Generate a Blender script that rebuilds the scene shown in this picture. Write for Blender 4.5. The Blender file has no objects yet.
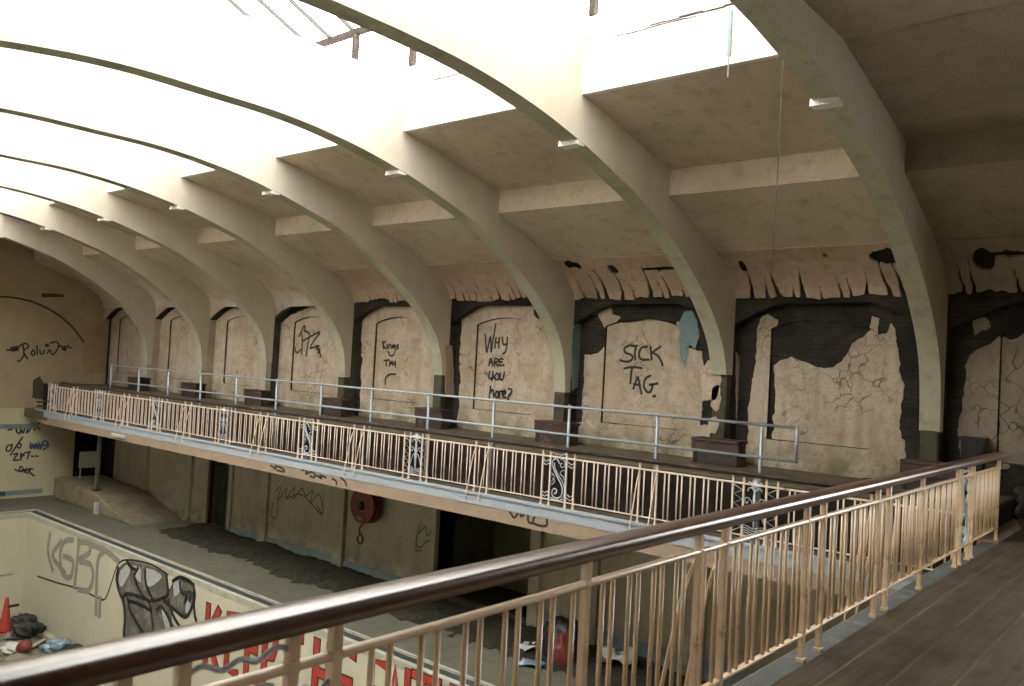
import bpy, bmesh, math, random
import numpy as np
from mathutils import Vector, Matrix

random.seed(7)
SC = bpy.context.scene
COL = SC.collection

# ------------------------------------------------------------------ camera
F_PX, YAW, PITCH, ROLL = 837.458, 0.8672, 0.0270, 0.0544
W_PX, H_PX = 1024.0, 686.0
fw = np.array([math.sin(YAW)*math.cos(PITCH), math.cos(YAW)*math.cos(PITCH), math.sin(PITCH)])
_r = np.array([math.cos(YAW), -math.sin(YAW), 0.0]); _u = np.cross(_r, fw)
right = _r*math.cos(ROLL) + _u*math.sin(ROLL)
up = -_r*math.sin(ROLL) + _u*math.cos(ROLL)
cam_d = bpy.data.cameras.new('camera'); cam = bpy.data.objects.new('camera', cam_d); COL.objects.link(cam)
cam.matrix_world = Matrix(((right[0], up[0], -fw[0], 0), (right[1], up[1], -fw[1], 0), (right[2], up[2], -fw[2], 0), (0, 0, 0, 1)))
cam_d.sensor_width = 36.0; cam_d.lens = F_PX/W_PX*36.0; cam_d.clip_start = 0.05; cam_d.clip_end = 300
SC.camera = cam
cam_d.dof.use_dof = True; cam_d.dof.focus_distance = 13.0; cam_d.dof.aperture_fstop = 3.4

def hit(axis, v, x, y):
    """world point where the sight line of a measured spot meets the plane axis = v"""
    d = fw + right*(x-W_PX/2)/F_PX - up*(y-H_PX/2)/F_PX
    return d * (v / d[axis])

# ------------------------------------------------------------------ world and exposure
wd = bpy.data.worlds.new('overcast_sky'); SC.world = wd; wd.use_nodes = True
wn = wd.node_tree.nodes; wl = wd.node_tree.links
bg = wn['Background']; bg.inputs[0].default_value = (1.0, 0.975, 0.945, 1); bg.inputs[1].default_value = 6.8
SC.view_settings.view_transform = 'Standard'; SC.view_settings.look = 'None'
SC.view_settings.exposure = 0.9; SC.view_settings.gamma = 1.0
SC.view_settings.use_curve_mapping = False
SC.cycles.max_bounces = 8; SC.cycles.diffuse_bounces = 6; SC.cycles.transparent_max_bounces = 12
SC.cycles.sample_clamp_indirect = 6.0

# ------------------------------------------------------------------ materials
def new_mat(name):
    m = bpy.data.materials.new(name); m.use_nodes = True
    return m, m.node_tree.nodes, m.node_tree.links, m.node_tree.nodes['Principled BSDF']

def c4(c): return (c[0], c[1], c[2], 1.0)

def ramp(n, l, src, stops):
    r = n.new('ShaderNodeValToRGB'); e = r.color_ramp.elements
    e[0].position, e[0].color = stops[0][0], c4(stops[0][1]); e[1].position, e[1].color = stops[-1][0], c4(stops[-1][1])
    for p, c in stops[1:-1]:
        k = e.new(p); k.color = c4(c)
    l.new(src, r.inputs[0]); return r.outputs[0]

def noise(n, l, vec, scale, detail=5, rough=0.6, stretch=None):
    if stretch:
        mp = n.new('ShaderNodeMapping'); mp.inputs['Scale'].default_value = stretch; l.new(vec, mp.inputs[0]); vec = mp.outputs[0]
    t = n.new('ShaderNodeTexNoise'); t.inputs['Scale'].default_value = scale; t.inputs['Detail'].default_value = detail
    t.inputs['Roughness'].default_value = rough; l.new(vec, t.inputs['Vector']); return t.outputs[0]

def mix(n, l, fac, a, b, mode='MIX'):
    m = n.new('ShaderNodeMix'); m.data_type = 'RGBA'; m.blend_type = mode
    for s, v in ((0, fac), (6, a), (7, b)):
        if isinstance(v, (int, float)): m.inputs[s].default_value = v
        elif isinstance(v, tuple): m.inputs[s].default_value = c4(v)
        else: l.new(v, m.inputs[s])
    return m.outputs[2]

def stained(name, base, dark, stain, rough=0.85, scale=1.0, amount=0.55, grain=0.35, cracks=0.0, drip=0.0, bump=0.25, moss=None, crack_scale=2.2):
    """a weathered surface: mottling, stains, drip streaks, a crack web and fine grain"""
    m, n, l, b = new_mat(name)
    tc = n.new('ShaderNodeTexCoord').outputs['Object']
    big = noise(n, l, tc, 0.55*scale, 6, 0.62)
    f1 = ramp(n, l, big, [(0.42, (0, 0, 0)), (0.72, (amount,)*3)])
    col = mix(n, l, f1, base, dark)
    mid = noise(n, l, tc, 3.1*scale, 6, 0.7)
    f2 = ramp(n, l, mid, [(0.5, (0, 0, 0)), (0.72, (0.6*amount,)*3)])
    col = mix(n, l, f2, col, stain)
    if drip:
        d = noise(n, l, tc, 1.0, 4, 0.6, (5.0, 5.0, 0.45))
        f3 = ramp(n, l, d, [(0.5, (0, 0, 0)), (0.7, (drip,)*3)])
        col = mix(n, l, f3, col, dark)
    if moss:
        z0, z1, mc = moss
        sx = n.new('ShaderNodeSeparateXYZ'); l.new(tc, sx.inputs[0])
        mr = n.new('ShaderNodeMapRange'); mr.inputs[1].default_value = z0; mr.inputs[2].default_value = z1
        mr.inputs[3].default_value = 0.95; mr.inputs[4].default_value = 0.0; l.new(sx.outputs[2], mr.inputs[0])
        mm = n.new('ShaderNodeMath'); mm.operation = 'MULTIPLY'; l.new(mr.outputs[0], mm.inputs[0])
        f4 = ramp(n, l, noise(n, l, tc, 2.3, 5, 0.7), [(0.38, (0, 0, 0)), (0.62, (1, 1, 1))]); l.new(f4, mm.inputs[1])
        col = mix(n, l, mm.outputs[0], col, mc)
    hgt = noise(n, l, tc, 34, 3, 0.7)
    if cracks:
        wv = n.new('ShaderNodeVectorMath'); wv.operation = 'ADD'
        nz = n.new('ShaderNodeTexNoise'); nz.inputs['Scale'].default_value = 3.0; l.new(tc, nz.inputs['Vector'])
        sc_ = n.new('ShaderNodeVectorMath'); sc_.operation = 'SCALE'; sc_.inputs['Scale'].default_value = 0.35; l.new(nz.outputs[1], sc_.inputs[0])
        l.new(tc, wv.inputs[0]); l.new(sc_.outputs[0], wv.inputs[1])
        v = n.new('ShaderNodeTexVoronoi'); v.feature = 'DISTANCE_TO_EDGE'; v.inputs['Scale'].default_value = crack_scale
        l.new(wv.outputs[0], v.inputs['Vector'])
        fc = ramp(n, l, v.outputs[0], [(0.010, (1, 1, 1)), (0.028, (0, 0, 0))])
        gate = ramp(n, l, noise(n, l, tc, 0.9, 3, 0.5), [(0.54, (0, 0, 0)), (0.64, (cracks,)*3)])
        cm = n.new('ShaderNodeMath'); cm.operation = 'MULTIPLY'; l.new(fc, cm.inputs[0]); l.new(gate, cm.inputs[1])
        col = mix(n, l, cm.outputs[0], col, tuple(0.18*q for q in dark))
    g = ramp(n, l, noise(n, l, tc, 60, 2, 0.8), [(0.3, (1-grain,)*3), (0.7, (1+0.0,)*3)])
    col = mix(n, l, 1.0, col, g, 'MULTIPLY')
    l.new(col, b.inputs['Base Color']); b.inputs['Roughness'].default_value = rough
    if 'Specular IOR Level' in b.inputs: b.inputs['Specular IOR Level'].default_value = 0.25
    bp = n.new('ShaderNodeBump'); bp.inputs['Strength'].default_value = bump; bp.inputs['Distance'].default_value = 0.02
    l.new(hgt, bp.inputs['Height']); l.new(bp.outputs[0], b.inputs['Normal'])
    return m

def plain(name, col, rough=0.6, metal=0.0, var=0.2, worn=None, wear=0.25, scale=9.0):
    m, n, l, b = new_mat(name)
    tc = n.new('ShaderNodeTexCoord').outputs['Object']
    f = ramp(n, l, noise(n, l, tc, scale, 4, 0.65), [(0.35, (0, 0, 0)), (0.7, (1, 1, 1))])
    c = mix(n, l, f, col, tuple(q*(1-var) for q in col))
    if worn:
        w = ramp(n, l, noise(n, l, tc, scale*0.6, 5, 0.75), [(0.62-wear*0.3, (0, 0, 0)), (0.70-wear*0.2, (1, 1, 1))])
        c = mix(n, l, w, c, worn)
    l.new(c, b.inputs['Base Color']); b.inputs['Roughness'].default_value = rough; b.inputs['Metallic'].default_value = metal
    return m

def brick_mat(name, c1, c2, mortar, axis='YZ'):
    m, n, l, b = new_mat(name)
    tc = n.new('ShaderNodeTexCoord').outputs['Object']
    sx = n.new('ShaderNodeSeparateXYZ'); l.new(tc, sx.inputs[0]); cb = n.new('ShaderNodeCombineXYZ')
    l.new(sx.outputs['XYZ'.index(axis[0])], cb.inputs[0]); l.new(sx.outputs['XYZ'.index(axis[1])], cb.inputs[1])
    t = n.new('ShaderNodeTexBrick'); t.inputs['Color1'].default_value = c4(c1); t.inputs['Color2'].default_value = c4(c2)
    t.inputs['Mortar'].default_value = c4(mortar); t.inputs['Scale'].default_value = 1.0
    t.inputs['Brick Width'].default_value = 0.23; t.inputs['Row Height'].default_value = 0.085; t.inputs['Mortar Size'].default_value = 0.008
    l.new(cb.outputs[0], t.inputs['Vector'])
    f = ramp(n, l, noise(n, l, tc, 1.6, 6, 0.7), [(0.35, (0.25, 0.25, 0.25)), (0.7, (1.5, 1.5, 1.5))])
    c = mix(n, l, 1.0, t.outputs[0], f, 'MULTIPLY')
    l.new(c, b.inputs['Base Color']); b.inputs['Roughness'].default_value = 0.95
    bp = n.new('ShaderNodeBump'); bp.inputs['Strength'].default_value = 0.6; bp.inputs['Distance'].default_value = 0.02
    l.new(t.outputs[1], bp.inputs['Height']); bp.invert = True; l.new(bp.outputs[0], b.inputs['Normal'])
    return m

M = {}
M['rib'] = stained('rib_plaster', (0.67, 0.60, 0.485), (0.50, 0.44, 0.32), (0.38, 0.33, 0.23), amount=0.4, scale=0.8, drip=0.25)
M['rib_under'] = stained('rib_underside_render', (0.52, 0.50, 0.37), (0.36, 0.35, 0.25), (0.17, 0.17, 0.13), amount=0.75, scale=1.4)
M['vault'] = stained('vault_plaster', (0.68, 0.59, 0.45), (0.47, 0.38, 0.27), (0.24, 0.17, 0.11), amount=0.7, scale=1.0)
M['vault_shaded'] = stained('shaded_vault_plaster', (0.40, 0.33, 0.24), (0.28, 0.22, 0.15), (0.14, 0.10, 0.07), amount=0.7, scale=1.0)  # darker vault copy: dimness of the nearest bays put into the colour
M['kerb'] = stained('skylight_kerb_plaster', (0.80, 0.77, 0.70), (0.66, 0.62, 0.54), (0.5, 0.44, 0.34), amount=0.35)
M['wall'] = stained('aged_wall_plaster', (0.66, 0.555, 0.42), (0.47, 0.36, 0.25), (0.26, 0.18, 0.12), amount=0.95, scale=2.1, grain=0.5, cracks=0.8, drip=0.65, crack_scale=2.6,
                    moss=(-1.8, -0.9, (0.16, 0.15, 0.07)))
M['far_wall'] = stained('end_wall_plaster', (0.47, 0.38, 0.25), (0.36, 0.28, 0.18), (0.24, 0.18, 0.11), amount=0.5, scale=0.7)
M['low_wall'] = stained('lower_wall_render', (0.56, 0.515, 0.39), (0.36, 0.325, 0.23), (0.18, 0.16, 0.11), amount=0.6, scale=1.3, drip=0.5,
                        moss=(-6.3, -5.4, (0.06, 0.09, 0.04)))
M['cream_wall'] = stained('painted_end_wall', (0.60, 0.55, 0.36), (0.46, 0.40, 0.24), (0.3, 0.26, 0.15), amount=0.35, scale=0.8)
M['wall_shaded'] = stained('shaded_wall_plaster', (0.40, 0.33, 0.245), (0.26, 0.20, 0.14), (0.13, 0.10, 0.07), amount=0.8, scale=1.7, cracks=0.7, drip=0.5, crack_scale=2.6)  # stained wall plaster, darkened to paint in the light fall-off at the nearest bay
M['brick'] = brick_mat('sooty_brick', (0.034, 0.029, 0.021), (0.019, 0.016, 0.012), (0.045, 0.038, 0.028))
M['stone'] = stained('sooty_stone', (0.10, 0.09, 0.06), (0.04, 0.04, 0.03), (0.02, 0.02, 0.02), amount=0.8, scale=3, bump=0.6)
M['coving'] = stained('coving_plaster', (0.56, 0.43, 0.31), (0.38, 0.28, 0.19), (0.17, 0.12, 0.08), amount=0.7, scale=2.4, drip=0.3)
M['blue_plaster'] = stained('blue_painted_plaster', (0.20, 0.30, 0.33), (0.30, 0.30, 0.25), (0.10, 0.10, 0.08), amount=0.8, scale=2.4)
M['slab_face'] = stained('blue_grey_slab_edge', (0.40, 0.44, 0.47), (0.30, 0.33, 0.36), (0.2, 0.17, 0.12), amount=0.4, scale=2.0)
M['near_kerb'] = stained('worn_near_kerb', (0.10, 0.105, 0.10), (0.06, 0.055, 0.045), (0.24, 0.28, 0.30), amount=0.7, scale=1.6)
M['slab_low'] = stained('brown_slab_beam', (0.37, 0.275, 0.19), (0.28, 0.20, 0.135), (0.16, 0.12, 0.08), amount=0.5, scale=1.8)
M['deck'] = stained('wet_concrete_deck', (0.145, 0.136, 0.10), (0.10, 0.095, 0.072), (0.045, 0.043, 0.033), amount=0.9, scale=1.3, rough=0.7)
M['gallery_floor'] = stained('gallery_concrete', (0.14, 0.12, 0.08), (0.08, 0.07, 0.05), (0.04, 0.035, 0.03), amount=0.7, scale=1.5)
M['tier_top'] = stained('dirty_tier_boards', (0.15, 0.125, 0.08), (0.08, 0.065, 0.042), (0.05, 0.04, 0.03), amount=0.7, scale=1.5)
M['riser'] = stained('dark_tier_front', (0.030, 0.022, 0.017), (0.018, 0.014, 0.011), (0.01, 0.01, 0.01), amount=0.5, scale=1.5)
M['debris_dark'] = stained('dark_silt', (0.034, 0.029, 0.018), (0.018, 0.018, 0.011), (0.12, 0.10, 0.065), amount=0.8, scale=3)
M['rubble'] = stained('rubble_mix', (0.26, 0.23, 0.17), (0.05, 0.045, 0.04), (0.45, 0.42, 0.34), amount=1.0, scale=3)
M['pool'] = stained('pool_wall_paint', (0.62, 0.585, 0.44), (0.52, 0.48, 0.35), (0.40, 0.36, 0.22), amount=0.4, scale=0.9, drip=0.15)
M['coping'] = stained('pool_coping', (0.50, 0.48, 0.38), (0.3, 0.28, 0.2), (0.12, 0.12, 0.1), amount=0.6, scale=2)
M['gutter'] = stained('dark_gutter', (0.05, 0.055, 0.06), (0.03, 0.03, 0.03), (0.10, 0.10, 0.09), amount=0.6, scale=2)
M['cream_paint'] = plain('cream_painted_iron', (0.71, 0.53, 0.33), 0.34, 0, 0.2, (0.30, 0.19, 0.10), 0.05)
M['cream_paint'].node_tree.nodes['Principled BSDF'].inputs['Coat Weight'].default_value = 0.8
M['cream_paint'].node_tree.nodes['Principled BSDF'].inputs['Coat Roughness'].default_value = 0.25
M['far_paint'] = plain('pink_cream_painted_iron', (0.74, 0.60, 0.48), 0.5, 0, 0.2, (0.28, 0.17, 0.10), 0.08)
M['blue_paint'] = plain('pale_blue_painted_iron', (0.50, 0.55, 0.58), 0.42, 0, 0.2, (0.12, 0.10, 0.08), 0.1)
M['steel'] = plain('galvanised_tube', (0.36, 0.41, 0.45), 0.42, 0.35, 0.2)
M['handrail'] = plain('dark_varnished_wood', (0.085, 0.030, 0.017), 0.33, 0, 0.5, (0.10, 0.05, 0.03), 0.1, 5)
M['handrail'].node_tree.nodes['Principled BSDF'].inputs['Coat Weight'].default_value = 1.0
M['handrail'].node_tree.nodes['Principled BSDF'].inputs['Coat Roughness'].default_value = 0.28
M['dark_wood'] = plain('rotten_dark_timber', (0.045, 0.030, 0.022), 0.7, 0, 0.5, (0.12, 0.07, 0.045), 0.2, 6)
M['seat_wood'] = plain('reddish_weathered_plank', (0.065, 0.036, 0.026), 0.7, 0, 0.5, (0.04, 0.025, 0.02), 0.3, 6)
M['black_paint'] = plain('black_spray_paint', (0.012, 0.012, 0.012), 0.5)
M['grey_paint'] = plain('faded_grey_paint', (0.28, 0.272, 0.22), 0.8, 0, 0.3)
M['mural_grey'] = plain('mural_grey_paint', (0.13, 0.12, 0.105), 0.8, 0, 0.4, (0.20, 0.185, 0.16), 0.3, 2)
M['mural_light'] = plain('mural_pale_paint', (0.42, 0.43, 0.42), 0.8, 0, 0.3)
M['red_paint'] = plain('red_brush_paint', (0.42, 0.035, 0.02), 0.6, 0, 0.3)
M['blue_ink'] = plain('blue_marker_paint', (0.05, 0.09, 0.20), 0.6)
M['blue_band'] = plain('faded_blue_band_paint', (0.20, 0.26, 0.26), 0.7, 0, 0.3)
M['navy_band'] = plain('navy_band_paint', (0.03, 0.05, 0.12), 0.7, 0, 0.3)
M['red_reel'] = plain('rusty_red_enamel', (0.20, 0.035, 0.022), 0.55, 0, 0.5, (0.07, 0.02, 0.015), 0.2, 8)
M['orange_plastic'] = plain('orange_red_plastic', (0.34, 0.035, 0.018), 0.5, 0, 0.2)
M['white_card'] = plain('dirty_white_board', (0.50, 0.49, 0.44), 0.7, 0, 0.15)
M['black_plastic'] = plain('black_plastic', (0.012, 0.012, 0.012), 0.45)
M['black_cloth'] = plain('matt_black_sheet', (0.022, 0.021, 0.018), 0.75, 0, .5, (0.10, 0.09, 0.07), .15, 5)
M['blue_plastic'] = plain('blue_plastic_sheet', (0.12, 0.19, 0.26), 0.5, 0, 0.4, (0.4, 0.45, 0.5), 0.3, 4)
M['black_void'] = plain('unlit_opening', (0.02, 0.02, 0.014), 0.9, 0, 0.4)
M['door_frame'] = plain('rusty_door_frame', (0.14, 0.045, 0.025), 0.7, 0, 0.5, (0.05, 0.03, 0.02), 0.3, 4)
M['rust'] = plain('rusted_iron', (0.035, 0.024, 0.016), 0.9, 0, 0.5, (0.12, 0.09, 0.06), 0.2, 6)
M['wire'] = plain('thin_dark_wire', (0.05, 0.045, 0.035), 0.6)
M['brass'] = plain('dull_brass', (0.45, 0.30, 0.08), 0.4, 0.6)
mm, n_, l_, b_ = new_mat('dusty_glass')
tr = n_.new('ShaderNodeBsdfTransparent'); tr.inputs[0].default_value = (0.93, 0.96, 0.96, 1)
ms = n_.new('ShaderNodeMixShader'); ms.inputs[0].default_value = 0.07
b_.inputs['Roughness'].default_value = 0.1; b_.inputs['Base Color'].default_value = (0.7, 0.75, 0.75, 1)
l_.new(tr.outputs[0], ms.inputs[1]); l_.new(b_.outputs[0], ms.inputs[2]); l_.new(ms.outputs[0], n_['Material Output'].inputs[0])
M['glass'] = mm

# near gallery floor: boards running across the hall, narrow light seams
mm, n_, l_, b_ = new_mat('boarded_floor')
tc = n_.new('ShaderNodeTexCoord').outputs['Object']
sx = n_.new('ShaderNodeSeparateXYZ'); l_.new(tc, sx.inputs[0])
md = n_.new('ShaderNodeMath'); md.operation = 'PINGPONG'; md.inputs[1].default_value = 0.17; l_.new(sx.outputs[1], md.inputs[0])
seam = ramp(n_, l_, md.outputs[0], [(0.004, (1, 1, 1)), (0.015, (0, 0, 0))])
basec = mix(n_, l_, ramp(n_, l_, noise(n_, l_, tc, 1.2, 6, 0.7), [(0.35, (0, 0, 0)), (0.7, (1, 1, 1))]), (0.075, 0.058, 0.036), (0.036, 0.028, 0.018))
st = noise(n_, l_, tc, 1.0, 5, 0.7, (0.8, 9.0, 1.0))
basec = mix(n_, l_, ramp(n_, l_, st, [(0.45, (0, 0, 0)), (0.7, (0.7, 0.7, 0.7))]), basec, (0.105, 0.082, 0.052))
sm = n_.new('ShaderNodeMath'); sm.operation = 'MULTIPLY'; l_.new(seam, sm.inputs[0])
l_.new(ramp(n_, l_, noise(n_, l_, tc, 1.0, 3, 0.6), [(0.4, (0.1, 0.1, 0.1)), (0.65, (0.85, 0.85, 0.85))]), sm.inputs[1])
basec = mix(n_, l_, sm.outputs[0], basec, (0.17, 0.135, 0.085))
l_.new(basec, b_.inputs['Base Color']); b_.inputs['Roughness'].default_value = 0.85; b_.inputs['Specular IOR Level'].default_value = 0.15
bp_ = n_.new('ShaderNodeBump'); bp_.inputs['Strength'].default_value = 0.5; bp_.inputs['Distance'].default_value = 0.02
l_.new(seam, bp_.inputs['Height']); l_.new(bp_.outputs[0], b_.inputs['Normal'])
M['boards'] = mm

# ------------------------------------------------------------------ mesh helpers
class MB:
    def __init__(s): s.v = []; s.f = []; s.mi = []; s.cur = 0
    def add(s, vs, fs):
        o = len(s.v); s.v += [tuple(map(float, q)) for q in vs]
        for f in fs: s.f.append(tuple(o+i for i in f)); s.mi.append(s.cur)
        return s
    def box(s, x0, x1, y0, y1, z0, z1):
        return s.add([(x, y, z) for x in (x0, x1) for y in (y0, y1) for z in (z0, z1)],
                     [(0, 1, 3, 2), (4, 6, 7, 5), (0, 4, 5, 1), (2, 3, 7, 6), (0, 2, 6, 4), (1, 5, 7, 3)])
    def prism(s, pts, axis, a, b):
        """closed 2-D outline swept along an axis; pts are the two other coordinates in xyz order"""
        n = len(pts); vs = []
        for t in (a, b):
            for p in pts:
                q = list(p); q.insert(axis, t); vs.append(q)
        fs = [tuple(range(n))[::-1], tuple(range(n, 2*n))] + [(i, (i+1) % n, n+(i+1) % n, n+i) for i in range(n)]
        return s.add(vs, fs)
    def tube(s, pts, r, n=6, closed=False, flat=None):
        pts = [np.array(p, float) for p in pts]; m = len(pts); rings = []; prev = None
        for i, p in enumerate(pts):
            a = pts[(i-1) % m] if (closed or i > 0) else p
            b = pts[(i+1) % m] if (closed or i < m-1) else p
            t = b-a; t /= (np.linalg.norm(t)+1e-12)
            if prev is None:
                h = np.array([0, 0, 1.0]) if abs(t[2]) < 0.9 else np.array([1.0, 0, 0])
                u = np.cross(h, t); u /= np.linalg.norm(u)
            else:
                u = prev - t*(prev@t); u /= (np.linalg.norm(u)+1e-12)
            prev = u; w = np.cross(t, u)
            rr = r[i] if isinstance(r, (list, tuple)) else r
            rings.append([p + rr*(math.cos(2*math.pi*(k+.5)/n)*u + math.sin(2*math.pi*(k+.5)/n)*w) for k in range(n)])
        vs = [q for R in rings for q in R]; fs = []
        for i in range(m if closed else m-1):
            j = (i+1) % m
            for k in range(n): fs.append((i*n+k, i*n+(k+1) % n, j*n+(k+1) % n, j*n+k))
        if not closed: fs += [tuple(range(n))[::-1], tuple((m-1)*n+k for k in range(n))]
        return s.add(vs, fs)
    def lathe(s, c, prof, n=24, axis=2):
        vs = []; fs = []
        for (rr, h) in prof:
            for k in range(n):
                a = 2*math.pi*k/n; q = [rr*math.cos(a), rr*math.sin(a)]; q.insert(axis, h); vs.append([c[i]+q[i] for i in range(3)])
        for i in range(len(prof)-1):
            for k in range(n): fs.append((i*n+k, i*n+(k+1) % n, (i+1)*n+(k+1) % n, (i+1)*n+k))
        fs += [tuple(range(n))[::-1], tuple((len(prof)-1)*n+k for k in range(n))]
        return s.add(vs, fs)
    def build(s, name, mats, parent=None, smooth=False, bevel=0, kind=None, label=None, fix=True):
        me = bpy.data.meshes.new(name); me.from_pydata(s.v, [], s.f)
        for m in (mats if isinstance(mats, list) else [mats]): me.materials.append(m)
        me.polygons.foreach_set('material_index', s.mi)
        if fix:
            bm = bmesh.new(); bm.from_mesh(me); bmesh.ops.recalc_face_normals(bm, faces=bm.faces[:]); bm.to_mesh(me); bm.free()
        if smooth: me.polygons.foreach_set('use_smooth', [True]*len(me.polygons))
        o = bpy.data.objects.new(name, me); COL.objects.link(o)
        if parent is not None: o.parent = parent; o.matrix_parent_inverse = parent.matrix_basis.inverted()
        if bevel:
            b = o.modifiers.new('edge', 'BEVEL'); b.width = bevel; b.segments = 2; b.limit_method = 'ANGLE'
        if smooth:
            try: 
                me.shade_auto_smooth
            except AttributeError: pass
        if kind: o['kind'] = kind
        if label: o['label'] = label
        return o

def SHARP(o, ang=0.9):
    b = bmesh.new(); b.from_mesh(o.data)
    for e in b.edges:
        if len(e.link_faces) == 2 and e.calc_face_angle(0) > ang: e.smooth = False
    b.to_mesh(o.data); b.free()

def tag(o, label, cat, group=None, kind=None):
    o['label'] = label; o['category'] = cat
    if group: o['group'] = group
    if kind: o['kind'] = kind
    return o

def empty(name, loc):
    o = bpy.data.objects.new(name, None); COL.objects.link(o); o.location = loc; o.empty_display_size = 0.1
    bpy.context.view_layer.update(); return o

def dup(o, off, parent=None, keep=True):
    c = o.copy(); COL.objects.link(c)
    if parent is not None: c.parent = parent
    if parent is None: c.location = Vector(o.location) + Vector(off)
    for ch in list(o.children): dup(ch, off, c)
    return c

def catmull(pts, n=5):
    pts = [np.array(p, float) for p in pts]
    if len(pts) < 3: return pts
    P = [2*pts[0]-pts[1]] + pts + [2*pts[-1]-pts[-2]]; out = []
    for i in range(1, len(P)-2):
        for k in range(n):
            t = k/n; a, b, c, d = P[i-1:i+3]
            out.append(0.5*((2*b)+(c-a)*t+(2*a-5*b+4*c-d)*t*t+(3*b-a-3*c+d)*t**3))
    out.append(pts[-1]); return out

def smin_noise(Y, Z, s, seed=0, oct=4):
    """value noise fbm on arrays, about -1..1"""
    out = np.zeros_like(Y); amp = 1.0; tot = 0
    for o in range(oct):
        u = Y*s + 17.3*(seed+o); v = Z*s + 31.7*(seed+2*o); iu = np.floor(u); iv = np.floor(v); fu = u-iu; fv = v-iv
        fu = fu*fu*(3-2*fu); fv = fv*fv*(3-2*fv)
        h = lambda a, b: (np.sin(a*127.1+b*311.7+seed*13.7)*43758.5453) % 1.0
        out += amp*(2*((h(iu, iv)*(1-fu)+h(iu+1, iv)*fu)*(1-fv)+(h(iu, iv+1)*(1-fu)+h(iu+1, iv+1)*fu)*fv)-1)
        tot += amp; amp *= 0.5; s *= 2.03
    return out/tot

def poly_sdf(Y, Z, poly):
    """signed distance, positive inside"""
    d = np.full(Y.shape, 1e9); ins = np.zeros(Y.shape, bool); n = len(poly)
    for i in range(n):
        ax, ay = poly[i]; bx, by = poly[(i+1) % n]; ex, ey = bx-ax, by-ay
        t = np.clip(((Y-ax)*ex+(Z-ay)*ey)/(ex*ex+ey*ey+1e-12), 0, 1)
        d = np.minimum(d, np.hypot(Y-ax-t*ex, Z-ay-t*ey))
        c = ((ay > Z) != (by > Z)) & (Y < (bx-ax)*(Z-ay)/((by-ay) if abs(by-ay) > 1e-12 else 1e-12)+ax); ins ^= c
    return np.where(ins, d, -d)

def skin(name, mat, u0, u1, v0, v1, step, field, mapf, thick, nrm, parent=None, **kw):
    """a sheet of plaster kept where field > 0, with a real thickness; marching squares keeps its ragged edge smooth"""
    nu = max(2, int(round((u1-u0)/step))+1); nv = max(2, int(round((v1-v0)/step))+1)
    us = np.linspace(u0, u1, nu); vs = np.linspace(v0, v1, nv); U, V = np.meshgrid(us, vs, indexing='ij'); Fd = field(U, V)
    verts = []; faces = []; key = {}; rim = []
    def vid(k, u, v):
        if k not in key: key[k] = len(verts); verts.append((u, v))
        return key[k]
    for i in range(nu-1):
        for j in range(nv-1):
            cs = [(i, j), (i+1, j), (i+1, j+1), (i, j+1)]; fv = [Fd[c] for c in cs]
            if max(fv) <= 0: continue
            loop = []; cross = []
            for a in range(4):
                c, d = cs[a], cs[(a+1) % 4]; fa, fb = fv[a], fv[(a+1) % 4]
                if fa > 0: loop.append(vid(c, us[c[0]], vs[c[1]]))
                if (fa > 0) != (fb > 0):
                    t = fa/(fa-fb); kk = (min(c, d), max(c, d))
                    q = vid(kk, us[c[0]]*(1-t)+us[d[0]]*t, vs[c[1]]*(1-t)+vs[d[1]]*t); loop.append(q)
            if len(loop) >= 3: faces.append(tuple(loop))
    if not faces: return None
    cnt = {}
    for f in faces:
        for a in range(len(f)):
            e = (f[a], f[(a+1) % len(f)]); cnt[tuple(sorted(e))] = (cnt.get(tuple(sorted(e)), (0, None))[0]+1, e)
    n = len(verts); P = [mapf(*q) for q in verts]; N = [nrm(*q) for q in verts]
    vv = P + [tuple(P[i][k]+N[i][k]*thick for k in range(3)) for i in range(n)]
    ff = [tuple(i+n for i in f) for f in faces]
    for c_, e in cnt.values():
        if c_ == 1: ff.append((e[0], e[1], e[1]+n, e[0]+n))
    mb = MB(); mb.add(vv, ff); return mb.build(name, mat, parent, fix=False, **kw)

def ribbon(mb, pts2, w, place, off_n, smooth=True):
    """a painted stroke: 2-D path -> flat strip laid on a surface by place(u, v, h)"""
    P = catmull(pts2, 4) if smooth else [np.array(p, float) for p in pts2]
    m = len(P)
    L = []
    for i, p in enumerate(P):
        t = P[min(i+1, m-1)]-P[max(i-1, 0)]; t = t/(np.hypot(*t)+1e-9); nn = np.array([-t[1], t[0]])*w/2
        L.append((p+nn, p-nn, t))
    L[0] = (L[0][0]-L[0][2]*w*.4, L[0][1]-L[0][2]*w*.4, L[0][2]); L[-1] = (L[-1][0]+L[-1][2]*w*.4, L[-1][1]+L[-1][2]*w*.4, L[-1][2])
    vs = []
    for a, b, _ in L:
        for h in (off_n, off_n+0.003):
            vs.append(place(a[0], a[1], h)); vs.append(place(b[0], b[1], h))
    fs = []
    for i in range(m-1):
        o = 4*i; fs += [(o+2, o+3, o+7, o+6), (o, o+2, o+6, o+4), (o+1, o+5, o+7, o+3)]
    fs += [(0, 1, 3, 2), (4*m-4, 4*m-2, 4*m-1, 4*m-3)]
    mb.add(vs, fs)

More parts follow.
